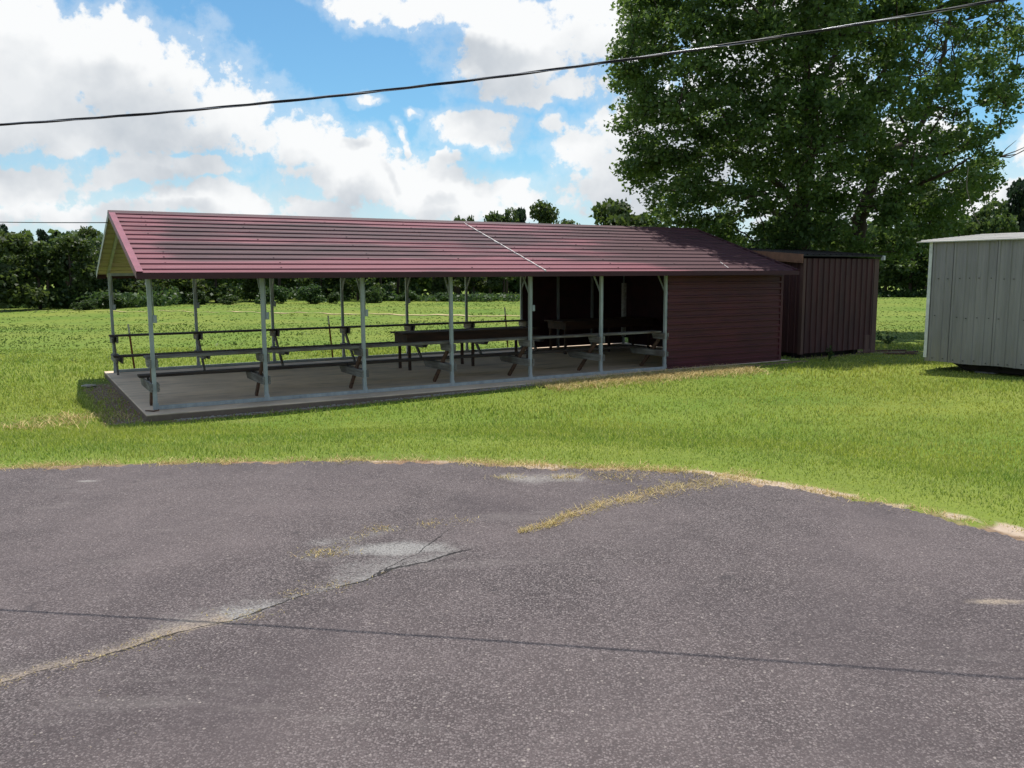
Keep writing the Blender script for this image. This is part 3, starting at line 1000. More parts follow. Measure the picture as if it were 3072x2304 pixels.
def ribwall(mb, origin, uvec, vvec, nvec, L, H, sp, h=.018, mi=0, minor=True):
    """ribbed sheet: profile runs along u, is extruded along v, ribs stand out along n"""
    o = Vector(origin); u = Vector(uvec); v = Vector(vvec); nn_ = Vector(nvec)
    prof = rib_profile(L, sp, h, minor, .3)
    for k in range(len(prof) - 1):
        (s0, h0), (s1, h1) = prof[k], prof[k + 1]
        a = o + u * s0 + nn_ * h0; b = o + u * s1 + nn_ * h1
        mb.quad(tuple(a), tuple(b), tuple(b + v * H), tuple(a + v * H), mi)


AW0, AW1 = 6 * S + PW / 2, 14.77
GAPB = 6.10
fw_ = MB()
ribwall(fw_, (AW0, -.034, .02), (0, 0, 1), (1, 0, 0), (0, -1, 0), HP + .05, AW1 - AW0, .155, .028, 0, False)
fw_.box((AW0, -.033, .02), (AW1, -.012, HP + .1))
fw_.box((AW0 - .005, -.062, .004), (AW1 + .005, -.012, .034))
fw_.box((AW1 - .07, -.060, .034), (AW1 + .012, -.012, HP + .1))
fw_.build('front_wall', 'dark_siding', pv_)
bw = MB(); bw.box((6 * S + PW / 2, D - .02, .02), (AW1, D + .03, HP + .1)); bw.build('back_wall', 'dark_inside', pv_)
for i in range(1, 4):
    a = 6 * S + i * (AW1 - 6 * S) / 3 - (.02 if i == 3 else 0)
    for y0, y1 in ((D - .09, D - .021), (-.011, .055)):
        st = MB(); st.box((a - .03, y0, .004), (a + .03, y1, HP + .06))
        st.build('wall_stud', 'galvanized_steel', pv_)
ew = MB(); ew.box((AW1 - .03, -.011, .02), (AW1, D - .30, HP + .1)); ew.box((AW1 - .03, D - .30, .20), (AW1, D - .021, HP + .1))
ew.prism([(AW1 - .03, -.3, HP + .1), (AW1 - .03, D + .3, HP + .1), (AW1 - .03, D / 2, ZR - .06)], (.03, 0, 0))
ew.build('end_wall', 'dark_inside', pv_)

pb_ = MB(); pb_.box((AW1 - .16, D - .20, .24), (AW1 - .04, D - .10, 1.92)); pb_.build('corner_post', 'caulk_white', pv_)

# ------------------------------------------------------------------ work tables
def work_table(a0, a1_, b0, b1, zt, legs, label, top_m='table_brown', ap=.2):
    t = empty('work_table', pav((a0 + a1_) / 2, (b0 + b1) / 2, 0), YAW)
    L, W = a1_ - a0, b1 - b0
    mb = MB(); n = 4
    for k in range(n):
        y0 = -W / 2 + k * W / n; mb.box((-L / 2 + random.uniform(-.01, .01), y0 + .003, zt - .035), (L / 2, y0 + W / n - .003, zt))
    mb.build('tabletop', top_m, t, bevel=.005)
    ap_ = MB(); i = .10; z0, z1 = zt - .036 - ap, zt - .036
    ap_.box((-L / 2 + i, -W / 2 + .05, z0), (L / 2 - i, -W / 2 + .09, z1)); ap_.box((-L / 2 + i, W / 2 - .09, z0), (L / 2 - i, W / 2 - .05, z1))
    ap_.box((-L / 2 + i, -W / 2 + .091, z0), (-L / 2 + i + .04, W / 2 - .091, z1)); ap_.box((L / 2 - i - .04, -W / 2 + .091, z0), (L / 2 - i, W / 2 - .091, z1))
    ap_.build('apron', top_m, t, bevel=.004)
    for x in legs:
        for s in (-1, 1):
            y = s * (W / 2 - .13)
            lg = MB(); lg.prism([(x - .03, y - .03, 0), (x + .03, y - .03, 0), (x + .03, y + .03, 0), (x - .03, y + .03, 0)], (0, 0, z0 + .10))
            lg.build('leg', top_m, t, bevel=.004)
    tag(t, label, 'table', 'work tables under the pavilion')
    return t


work_table(5.72, 9.35, 2.92, 3.75, .875, (-1.62, .04, 1.6), 'long brown wooden table with deep apron in the open half of the pavilion')
work_table(11.0, 14.3, 4.2, 5.2, .92, (-1.5, 0, 1.45), 'wooden table in the dark walled end of the pavilion')

# ------------------------------------------------------------------ brown shed beyond the pavilion
SA0, SA1, SB0, SB1, SZ0, SZ1 = 16.40, 19.42, .72, 3.9, .02, 2.585
sh = empty('brown_shed', pav((SA0 + SA1) / 2, (SB0 + SB1) / 2, 0), YAW)
tag(sh, 'small dark brown metal shed with tan fascia beside the pavilion end', 'shed')
ox, oy = (SA0 + SA1) / 2, (SB0 + SB1) / 2
W2, D2 = (SA1 - SA0) / 2, (SB1 - SB0) / 2
mb = MB()
ribwall(mb, (-W2, -D2, SZ0), (1, 0, 0), (0, 0, 1), (0, -1, 0), 2 * W2, SZ1 - SZ0, .2286, .032, 0, False)
mb.box((-W2, -D2 + .002, SZ0), (W2, -D2 + .03, SZ1))
mb.build('front_wall', 'brown_siding', sh)
mb = MB()
mb.prism([(-W2, -D2 + .031, SZ0), (-W2, D2, SZ0), (-W2, D2, SZ1 + .27), (-W2, -D2 + .031, SZ1)], (.03, 0, 0))
ribwall(mb, (-W2 - .001, -D2 + .04, SZ0), (0, 1, 0), (0, 0, 1), (-1, 0, 0), 2 * D2 - .05, SZ1 - SZ0, .2286, .020)
mb.prism([(W2 - .03, -D2 + .031, SZ0), (W2 - .03, D2, SZ0), (W2 - .03, D2, SZ1 + .27), (W2 - .03, -D2 + .031, SZ1)], (.03, 0, 0))
mb.box((-W2 + .031, D2 - .03, SZ0), (W2 - .031, D2, SZ1 + .27))
mb.build('side_wall', 'brown_siding', sh)
mb = MB(); mb.box((-W2 - .028, -D2 - .03, SZ0 - .02), (-W2 + .07, -D2 - .022, SZ1)); mb.box((-W2 - .030, -D2 - .022, SZ0 - .02), (-W2 - .022, -D2 + .08, SZ1))
mb.build('corner_trim', 'brown_trim', sh)
mb = MB(); mb.box((W2 - .09, -D2 - .03, -.10), (W2 + .10, -D2 - .022, SZ1)); mb.box((W2 + .10, -D2 - .03, -.10), (W2 + .106, -D2 + .2, SZ1))
mb.build('corner_trim', 'brown_trim', sh)
mb = MB(); mb.box((W2 - .40, -D2 - .021, -.09), (W2 - .09, -D2 - .005, SZ0 + .4)); mb.build('skirt_board', 'brown_trim', sh)
sl_ = .085
mb = MB()
z0 = SZ1 + .10
ribs = rib_profile(2 * W2 + .30, .2286, .022, False)
for k in range(len(ribs) - 1):
    (s0, h0), (s1, h1) = ribs[k], ribs[k + 1]
    mb.quad((-W2 - .15 + s0, -D2 - .10, z0 + h0), (-W2 - .15 + s1, -D2 - .10, z0 + h1), (-W2 - .15 + s1, D2 + .1, z0 + h1 + sl_ * (2 * D2 + .2)), (-W2 - .15 + s0, D2 + .1, z0 + h0 + sl_ * (2 * D2 + .2)))
mb.prism([(-W2 - .15, -D2 - .10, z0 - .045), (-W2 - .15, D2 + .1, z0 - .045 + sl_ * (2 * D2 + .2)), (-W2 - .15, D2 + .1, z0 - .004 + sl_ * (2 * D2 + .2)), (-W2 - .15, -D2 - .10, z0 - .004)], (2 * W2 + .30, 0, 0))
mb.build('roof', 'dark_roof', sh)
mb = MB(); hh = sl_ * (2 * D2 + .1)
mb.prism([(-W2 - .175, -D2 - .11, z0 - .19), (-W2 - .175, D2 + .1, z0 - .19 + hh), (-W2 - .175, D2 + .1, z0 + .01 + hh), (-W2 - .175, -D2 - .11, z0 + .01)], (.024, 0, 0))
mb.prism([(-W2 - .18, -D2 - .11, z0 - .225), (-W2 - .18, D2 + .1, z0 - .225 + hh), (-W2 - .18, D2 + .1, z0 - .196 + hh), (-W2 - .18, -D2 - .11, z0 - .196)], (.03, 0, 0))
mb.build('gable_fascia', 'tan_fascia', sh)
mb = MB(); mb.box((W2 + .13, -D2 - .16, z0 - .14), (W2 + .20, -D2 - .05, z0 - .01)); mb.build('gutter_end', 'white_gutter', sh, bevel=.015)
mb = MB()
for x in (-W2 + .25, 0, W2 - .6):
    mb.box((x - .06, -D2 + .12, -.16), (x + .06, D2 - .1, SZ0 - .001))
mb.box((-W2 + .02, -D2 + .25, -.14), (W2 - .3, -D2 + .35, SZ0 - .002))
mb.build('skid', 'dark_timber', sh)

# ------------------------------------------------------------------ grey metal shed on skids
PLx, PLy, BZ = 9.279, 18.773, .25
uu = Vector((math.cos(R(-56.07)), math.sin(R(-56.07)), 0))
bang = R(-56.07)
bs = empty('grey_shed', (PLx, PLy, BZ), bang)     # local x along the face, local y away from the camera
tag(bs, 'pale grey ribbed metal shed on skids with white roof at right edge', 'shed')
BL, BD, BH = 4.6, 2.6, 2.60
mb = MB()
prof = [(0, 0)]
nb = int(BL / .2286)
x = .10
while x < BL - .1:
    prof += [(x - .032, 0), (x - .018, .022), (x + .018, .022), (x + .032, 0)]
    prof += [(x + .114 - .014, 0), (x + .114 - .006, .006), (x + .114 + .006, .006), (x + .114 + .014, 0)]
    x += .2286
prof.append((BL, 0))
for k in range(len(prof) - 1):
    (s0, h0), (s1, h1) = prof[k], prof[k + 1]
    wob0, wob1 = .02 * math.sin(s0 * 5), .02 * math.sin(s1 * 5)
    mb.quad((s0, -h0, -.02 + wob0 * .4), (s1, -h1, -.02 + wob1 * .4), (s1, -h1, BH), (s0, -h0, BH))
mb.box((0, .002, 0), (BL, .03, BH))
for xx_ in (.52, 1.44, 2.35):
    mb.box((xx_ - .003, -.026, 0), (xx_ + .003, -.001, BH))
for z in (.04, .98, 1.82):
    x = .2
    while x < BL:
        if random.random() < .8:
            xx_ = x + random.uniform(-.03, .03); zz = z + random.uniform(-.025, .025)
            mb.box((xx_ - .008, -.030, zz - .008), (xx_ + .008, -.0005, zz + .008), 1)
        x += .2286
mb.build('front_wall', ['grey_metal_siding', 'screw_dark'], bs)
mb = MB(); mb.box((0, .031, 0), (.03, BD, BH)); mb.box((BL - .03, .031, 0), (BL, BD, BH)); mb.box((.031, BD - .03, 0), (BL - .031, BD, BH + .2))
mb.build('side_wall', 'grey_metal_siding', bs)
mb = MB(); mb.box((-.012, -.03, .06), (.055, -.024, BH)); mb.box((-.018, -.030, .06), (-.012, .07, BH)); mb.build('corner_trim', 'white_gutter', bs)
mb = MB()
rs = .075
ribs = rib_profile(BD + .3, .2286, .028, False)
for k in range(len(ribs) - 1):
    (s0, h0), (s1, h1) = ribs[k], ribs[k + 1]
    mb.quad((-.27, -.12 + s0, BH + .02 + s0 * rs + h0), (BL + .2, -.12 + s0, BH + .02 + s0 * rs + h0), (BL + .2, -.12 + s1, BH + .02 + s1 * rs + h1), (-.27, -.12 + s1, BH + .02 + s1 * rs + h1))
mb.prism([(-.27, -.12, BH - .004), (-.27, BD + .18, BH - .004 + (BD + .3) * rs), (-.27, BD + .18, BH + .018 + (BD + .3) * rs), (-.27, -.12, BH + .018)], (BL + .47, 0, 0))
mb.build('roof', 'white_metal_roof', bs)
mb = MB()
for y in (.35, BD - .4):
    mb.prism([(.45, y, -.06), (.72, y, -.19), (BL - .3, y, -.19), (BL - .3, y, -.001), (.45, y, -.001)], (0, .12, 0))
for k in range(6):
    xx_ = .7 + k * .75
    mb.box((xx_, .20, -.10), (xx_ + .06, BD - .1, -.0015))
mb.build('skid', 'dark_timber', bs)
for xx_, y in ((.98, .30), (2.5, .30), (3.9, .30), (1.0, 2.1)):
    p = Vector((PLx, PLy, 0)) + uu * xx_ + Vector((-uu.y, uu.x, 0)) * y
    g0 = gz(p.x, p.y) - BZ - .02
    mb = MB(); mb.box((xx_, y - .02, g0), (xx_ + .4, y + .18, -.191)); mb.build('concrete_block', 'concrete_block', bs, bevel=.01)

# ------------------------------------------------------------------ small things
tp = [((404, 1108), 970, 384, 'rusty steel fence post leaning behind the open left end of the pavilion', .10),
      ((999, 1075), 944, 984, 'rusty steel fence post behind the middle of the pavilion, before the big table', .06),
      ((1524, 1043), 920, 1514, 'rusty steel fence post just left of the dark walled room, pale tip', .05)]
for (u, v), vt, ut, lab, _ in tp:
    p = on_plane(u, v, -.1)
    top = at_depth(ut, vt, p.y)
    d = top - p
    t = empty('fence_post', (p.x, p.y, gz(p.x, p.y) - .02))
    d.z += p.z - gz(p.x, p.y)
    mb = MB()
    s_ = Vector((1, .3, 0)).normalized(); w_ = Vector((-.3, 1, 0)).normalized()
    for (a, b, c, e) in ((-.022, -.004, .022, .004), (-.004, .0041, .004, .035)):
        mb.prism([tuple(s_ * a + w_ * b), tuple(s_ * c + w_ * b), tuple(s_ * c + w_ * e), tuple(s_ * a + w_ * e)], d * .8)
    for k in range(10):
        q = d * (.08 + k * .07); mb.box((q.x - .008, q.y - .014, q.z), (q.x + .008, q.y - .0045, q.z + .02))
    mb.build('shaft', 'rust', t)
    mb = MB()
    for (a, b, c, e) in ((-.022, -.004, .022, .004), (-.004, .0041, .004, .035)):
        mb.prism([tuple(d * .801 + s_ * a + w_ * b), tuple(d * .801 + s_ * c + w_ * b), tuple(d * .801 + s_ * c + w_ * e), tuple(d * .801 + s_ * a + w_ * e)], d * .2)
    mb.build('tip', 'post_tip', t)
    tag(t, lab, 'fence post', 'rusty fence posts behind the pavilion')

# twisted service cable overhead (its shadow is the thin dark line on the asphalt)
cp = [Vector((-3.051, 5.173, 3.097)), Vector((-1.874, 4.996, 3.138)), Vector((-.779, 4.842, 3.213)), Vector((.245, 4.699, 3.288)), Vector((1.321, 4.56, 3.40)), Vector((2.475, 4.419, 3.545))]
xs_ = np.array([p.x for p in cp])
cyf = np.polyfit(xs_, [p.y for p in cp], 1); czf = np.polyfit(xs_, [p.z for p in cp], 2)
path = []
for i in range(321):
    x = -9 + i * 16 / 320
    path.append(Vector((x, np.polyval(cyf, x), np.polyval(czf, x))))
oc = empty('overhead_cable', path[0])
tag(oc, 'twisted black overhead service cable crossing the sky from lower left to upper right', 'cable')
for k in range(3):
    mb = MB(); pp = []
    for i, p in enumerate(path):
        an = i * .34 + k * 2.094
        pp.append(p - path[0] + Vector((0, math.cos(an) * .0046, math.sin(an) * .0046)))
    mb.tube(pp, .0040 if k < 2 else .0031, 6)
    mb.build('strand', 'cable_black' if k < 2 else 'cable_bare', oc, True)
# thin service wire to the gable
pa = pav(-.25, D / 2, 3.23); pb = at_depth(-300, 655, 24)
mb = MB(); n = 40
mb.tube([(pa.lerp(pb, i / n) + Vector((0, 0, -.04 * math.sin(math.pi * i / n)))) - pa for i in range(n + 1)], .009, 6)
o = mb.build('service_wire', 'cable_black', None, True, loc=pa)
tag(o, 'thin dark wire running left from the pavilion gable peak', 'wire')


def rough_stone(name, p, sx, sy, sz, mname, label, cat):
    v = []; f = []
    mb = MB(); rings = 5; seg = 10
    for i in range(rings + 1):
        ph = math.pi * i / rings
        for j in range(seg):
            th = 2 * math.pi * j / seg; q = random.uniform(.85, 1.1)
            mb.v.append((sx * q * math.sin(ph) * math.cos(th), sy * q * math.sin(ph) * math.sin(th), sz * (.5 + .5 * math.cos(ph))))
    for i in range(rings):
        for j in range(seg):
            a = i * seg + j; b = i * seg + (j + 1) % seg
            mb.f.append((a, a + seg, b + seg, b)); mb.mi.append(0)
    o = mb.build(name, mname, None, False, loc=p)
    tag(o, label, cat)


P = on_plane(268, 1159, -.1)
rough_stone('flat_stone', (P.x, P.y, gz(P.x, P.y) - .01), .19, .11, .07, 'stone', 'pale flat stone in the grass beside the bare patch left of the slab', 'stone')
P = pav(-.10, -.20)
mb = MB(); mb.tube([(-.10, .02, .012), (-.03, -.03, .02), (.05, -.02, .012), (.12, .02, .018), (.10, .06, .03)], [.009, .012, .012, .010, .006], 6)
tag(mb.build('stick', 'rotten_wood', None, True, loc=(P.x, P.y, .004)), 'short bent reddish stick lying on the front left slab corner', 'stick')
# rotting boards between the sheds
bdl = ['longest rotten reddish board on the ground beside the brown shed', 'middle rotten board lying flat between the two sheds', 'short grey brown board end nearest the grey shed']
for k, (u, v, L, an) in enumerate(((2660, 1047, 1.3, .15), (2700, 1056, .9, -.25), (2735, 1051, .5, .5))):
    P = on_plane(u, v, -.05); mb = MB()
    mb.prism([(-L / 2, -.06, 0), (L / 2 - .05, -.07, 0), (L / 2, .0, 0), (L / 2 - .08, .06, 0), (-L / 2 + .04, .055, 0)], (0, 0, .035))
    o = mb.build('rotten_board', 'rotten_wood', None, loc=(P.x, P.y, gz(P.x, P.y) + .004)); o.rotation_euler = (0, 0, an)
    tag(o, bdl[k], 'board', 'rotten boards between the sheds')


def leaf_plant(name, p, h, n, spread, label, leafsize=.05, mname='bush_leaf'):
    t = empty(name, p)
    st = MB(); cen = []
    for k in range(n):
        an = random.uniform(0, 6.28); hh_ = h * random.uniform(.55, 1.0)
        e = Vector((math.cos(an) * spread * random.random(), math.sin(an) * spread * random.random(), hh_))
        st.tube([(0, 0, 0), tuple(e * .5 + Vector((0, 0, .06 * h))), tuple(e)], [.006, .004, .002], 5)
        for q in range(7):
            f = .3 + .7 * q / 6
            cen.append(e * f + Vector((random.gauss(0, .03), random.gauss(0, .03), random.gauss(0, .02))))
    st.build('stem', mname, t)
    me = leaf_mesh('foliage', np.array([tuple(c) for c in cen]), leafsize, mname)
    link('foliage', me, t)
    tag(t, label, 'plant')


def leaf_mesh(name, cen, size, mname, upbias=.35, var=None):
    n = len(cen)
    nr = rng.normal(0, 1, (n, 3)); nr[:, 2] += upbias * 2
    nr /= np.linalg.norm(nr, axis=1)[:, None]
    t = rng.normal(0, 1, (n, 3)); t -= (t * nr).sum(1)[:, None] * nr; t /= np.linalg.norm(t, axis=1)[:, None]
    bt = np.cross(nr, t)
    s = (size * rng.uniform(.6, 1.35, n))[:, None]
    fold = nr * s * rng.uniform(.05, .3, (n, 1))
    v = np.empty((n, 4, 3), np.float32)
    v[:, 0] = cen - t * s * .62; v[:, 1] = cen + bt * s * .46 + fold; v[:, 2] = cen + t * s * .62; v[:, 3] = cen - bt * s * .46 + fold
    f = (np.arange(n)[:, None] * 4 + np.arange(4)[None]).astype(np.int32)
    if var is None: var = rng.uniform(0, 1, n)
    return np_mesh(name, v.reshape(-1, 3), f, mname, {'var': np.repeat(var, 4)})


P = on_plane(2487, 1082, -.1)
leaf_plant('weed', (P.x, P.y, gz(P.x, P.y)), .42, 7, .16, 'leafy pale weed growing at the foot of the brown shed', .07)
P = on_plane(2665, 1030, -.05)
leaf_plant('weed', (P.x, P.y, gz(P.x, P.y)), .45, 12, .5, 'low spreading weed behind the rotten boards between the sheds', .08)
P = on_plane(745, 1085, -.1)
leaf_plant('weed', (P.x, P.y, gz(P.x, P.y)), .45, 9, .25, 'tall grassy weed behind the pavilion between its second and third posts', .07, 'pasture_blade') if False else None

# ------------------------------------------------------------------ the large tree
def inside(poly, x, y):
    c = np.zeros(x.shape, bool); n = len(poly)
    for i in range(n):
        x1, y1 = poly[i]; x2, y2 = poly[(i + 1) % n]
        cond = ((y1 > y) != (y2 > y)) & (x < (x2 - x1) * (y - y1) / (y2 - y1 + 1e-9) + x1)
        c ^= cond
    return c


CROWN = [(1960, -330), (1905, -150), (1895, 0), (1850, 130), (1838, 230), (1872, 285), (1845, 335), (1850, 380), (1880, 420), (1868, 470), (1915, 545), (1950, 610), (2030, 665), (2120, 715), (2240, 745), (2330, 762),
         (2700, 775), (2830, 720), (2930, 610), (2965, 540), (2990, 450), (3020, 380), (3035, 300), (3060, 210), (3075, 110), (3060, -40), (2990, -230), (2850, -420), (2600, -560), (2350, -580), (2120, -480)]
GAPS = [(2790, 175, 95, 70, .9), (2900, 90, 90, 75, .75), (2990, 40, 60, 60, .9), (2075, 330, 60, 45, .75), (2330, 340, 25, 40, .6), (2560, 350, 60, 60, .3), (2680, 440, 90, 60, .1), (2600, 270, 45, 50, .45), (2860, 330, 60, 60, .1),
        (2950, 390, 60, 70, .5), (2840, 470, 80, 50, .0), (2215, 650, 30, 30, .7), (2110, 470, 40, 25, .4), (2300, 500, 30, 25, .35), (2640, 130, 50, 60, .35)]
TD = 29.6
cl = []
while len(cl) < 1550:
    u = random.uniform(1820, 3090); v = random.uniform(-590, 785)
    if not inside(CROWN, np.array([float(u)]), np.array([float(v)]))[0]: continue
    pr = .95
    for (gu, gv, ru, rv, s) in GAPS:
        pr -= .62 * s * math.exp(-((u - gu) / ru) ** 2 - ((v - gv) / rv) ** 2)
    if u > 2600 and v < 480: pr *= .85
    if v > 480 and u < 2750: pr *= 1.1
    if random.random() > pr: continue
    rn = math.sqrt(min(1, ((u - 2440) / 660) ** 2 + ((v - 150) / 760) ** 2))
    th = 6.6 * math.sqrt(max(.03, 1 - rn * rn)) + .5
    y = TD + th * random.choice((-1, 1)) * random.uniform(.25, 1) ** .7
    p = at_depth(u, v, y)
    if p.z < 2.3: continue
    cl.append(p)
# skeleton: two stems and the big limbs, then every clump is tied to the nearest wood
tb = at_depth(2410, 900, TD); tb.z = gz(tb.x, tb.y)
tb2 = at_depth(2560, 900, TD - .5); tb2.z = gz(tb2.x, tb2.y)
limbs = [
    ([tb] + [at_depth(*q) for q in ((2405, 700, TD), (2412, 500, TD), (2408, 330, TD + .1), (2420, 150, TD), (2425, -80, TD), (2440, -330, TD), (2450, -520, TD))], .33, .03),
    ([tb2] + [at_depth(*q) for q in ((2568, 760, TD - .5), (2585, 640, TD - .4), (2612, 560, TD - .3), (2633, 520, TD - .3), (2700, 488, TD - .6), (2790, 470, TD - 1), (2900, 440, TD - 1.6), (3000, 400, TD - 2))], .36, .03),
    ([at_depth(*q) for q in ((2612, 560, TD - .3), (2650, 470, TD + .4), (2738, 409, TD + .8), (2802, 280, TD + 1), (2831, 158, TD + 1.2), (2858, 18, TD + 1.3), (2880, -150, TD + 1.4))], .17, .03),
    ([at_depth(*q) for q in ((2408, 430, TD), (2480, 400, TD - .6), (2534, 374, TD - 1), (2598, 315, TD - 1.3), (2691, 146, TD - 1.8), (2785, 47, TD - 2.2), (2861, 0, TD - 2.5), (2960, -60, TD - 2.8))], .16, .025),
    ([at_depth(*q) for q in ((2415, 300, TD), (2470, 230, TD + .5), (2504, 164, TD + .8), (2528, 29, TD + 1.2), (2560, -150, TD + 1.5), (2600, -330, TD + 1.6))], .15, .03),
    ([at_depth(*q) for q in ((2408, 520, TD), (2350, 400, TD - .4), (2338, 250, TD - .8), (2300, 90, TD - 1.2), (2260, -100, TD - 1.6), (2230, -300, TD - 1.8))], .16, .03),
    ([at_depth(*q) for q in ((2408, 640, TD), (2320, 540, TD - 1), (2210, 450, TD - 2), (2090, 380, TD - 2.6), (1990, 300, TD - 3), (1930, 230, TD - 3.2))], .15, .02),
    ([at_depth(*q) for q in ((2408, 700, TD), (2330, 640, TD + 1), (2200, 570, TD + 2), (2060, 520, TD + 2.6), (1940, 470, TD + 3))], .13, .02),
    ([at_depth(*q) for q in ((2408, 600, TD), (2430, 520, TD - 2), (2440, 430, TD - 3.8), (2430, 300, TD - 5), (2420, 150, TD - 5.6))], .14, .02),
    ([at_depth(*q) for q in ((2585, 640, TD - .4), (2660, 600, TD - 2), (2740, 560, TD - 3.5), (2830, 520, TD - 4.5), (2920, 470, TD - 5))], .13, .02),
    ([at_depth(*q) for q in ((2408, 650, TD), (2460, 560, TD + 2), (2520, 450, TD + 3.8), (2560, 300, TD + 5), (2580, 100, TD + 5.5))], .14, .02),
    ([at_depth(*q) for q in ((2738, 409, TD + .8), (2700, 330, TD + .6), (2730, 230, TD + .5), (2790, 130, TD + .4), (2820, 40, TD + .2))], .06, .02),
]
NODES = []; PAR = []; RAD = []
bigtree = empty('large_tree', tb)
tag(bigtree, 'large spreading shade tree behind the brown shed, overhanging the pavilion end', 'tree')
trunk = MB()


def smooth_path(pts, k=5):
    out = []
    for i in range(len(pts) - 1):
        p0 = pts[max(i - 1, 0)]; p1 = pts[i]; p2 = pts[i + 1]; p3 = pts[min(i + 2, len(pts) - 1)]
        for j in range(k):
            t = j / k
            out.append(.5 * ((2 * p1) + (p2 - p0) * t + (2 * p0 - 5 * p1 + 4 * p2 - p3) * t * t + (3 * p1 - p0 - 3 * p2 + p3) * t * t * t))
    out.append(pts[-1])
    return out


for pts, r0, r1 in limbs:
    sp2 = smooth_path(pts)
    n = len(sp2)
    rad = [r0 + (r1 - r0) * (i / (n - 1)) ** .7 for i in range(n)]
    sp2 = [p + Vector((random.gauss(0, .04), random.gauss(0, .04), 0)) if 0 < i < n - 1 else p for i, p in enumerate(sp2)]
    trunk.tube([p - tb for p in sp2], rad, 9)
    for p, r in zip(sp2, rad):
        if p.z > 2.6: NODES.append(np.array(p)); RAD.append(r)
NODES = list(NODES)
arr = np.array(NODES)
order = sorted(range(len(cl)), key=lambda i: np.min(np.linalg.norm(arr - np.array(cl[i]), axis=1)))
twig = MB()
for i in order:
    c = np.array(cl[i])
    arr = np.array(NODES)
    dlt = c - arr
    dist = np.linalg.norm(dlt, axis=1) + np.maximum(0, arr[:, 2] - c[2]) * .9
    j = int(np.argmin(dist)); s = arr[j]
    L = np.linalg.norm(c - s)
    k = max(3, int(L / .35))
    mid = (s + c) / 2 + np.array([random.gauss(0, .1), random.gauss(0, .1), .10 * L])
    pts = []
    for q in range(k + 1):
        t = q / k
        pts.append((1 - t) ** 2 * s + 2 * t * (1 - t) * mid + t * t * c + np.array([random.gauss(0, .02)] * 3) * (0 < q < k))
    r0 = min(.045, .016 + .010 * L)
    twig.tube([Vector(p) - tb for p in pts], [r0 + (.008 - r0) * q / k for q in range(k + 1)], 4, False)
    NODES += pts[1:]
# bare twigs in the open upper right of the crown
for (u, v, du, dv, y) in ((2760, 230, 60, -110, TD), (2800, 180, 90, -60, TD - .5), (2730, 150, 70, -90, TD - 1.5), (2900, 60, 110, -45, TD - 2.4), (2850, 200, 60, -120, TD + 1), (2700, 160, 120, 70, TD - 1.6), (2790, 60, 130, 30, TD - 2), (3000, 470, 70, -60, TD - 2), (2830, 160, -40, -90, TD + 1)):
    p0 = at_depth(u, v, y)
    for k in range(4):
        p1 = at_depth(u + du * random.uniform(.6, 1.2) + random.uniform(-30, 30), v + dv * random.uniform(.6, 1.2) + random.uniform(-30, 30), y + random.uniform(-.6, .6))
        mid = (p0 + p1) / 2 + Vector((random.gauss(0, .12), 0, random.gauss(0, .12)))
        twig.tube([p0 - tb, mid - tb, p1 - tb], [.022, .015, .006], 4, False)
trunk.build('trunk', 'bark', bigtree, True)
twig.build('branches', 'bark', bigtree, True)
lc, lv = [], []
for c in cl:
    n = random.randint(85, 160)
    r = random.uniform(.34, .66)
    q = rng.normal(0, 1, (n, 3)); q /= np.linalg.norm(q, axis=1)[:, None]
    q *= (rng.uniform(0, 1, (n, 1)) ** .45) * r * np.array([1.15, 1.15, .62])
    q[:, 2] -= .12 * (q[:, 0] ** 2 + q[:, 1] ** 2)
    lc.append(q + np.array(c) - np.array(tb)); lv.append(np.clip(rng.normal(random.uniform(.2, .8), .22, n), 0, 1))
lc = np.concatenate(lc); lv = np.concatenate(lv)
link('crown', leaf_mesh('crown', lc, .110, 'broad_leaf', .45, lv), bigtree)
# pale dead vine hanging at the right
mb = MB(); vine = [at_depth(*q) for q in ((2905, 500, TD - 4), (2900, 560, TD - 4), (2912, 610, TD - 4), (2925, 650, TD - 4), (2940, 672, TD - 4))]
mb.tube([p - tb for p in smooth_path(vine)], .016, 5)
mb.build('dead_vine', 'dead_twig', bigtree, True)


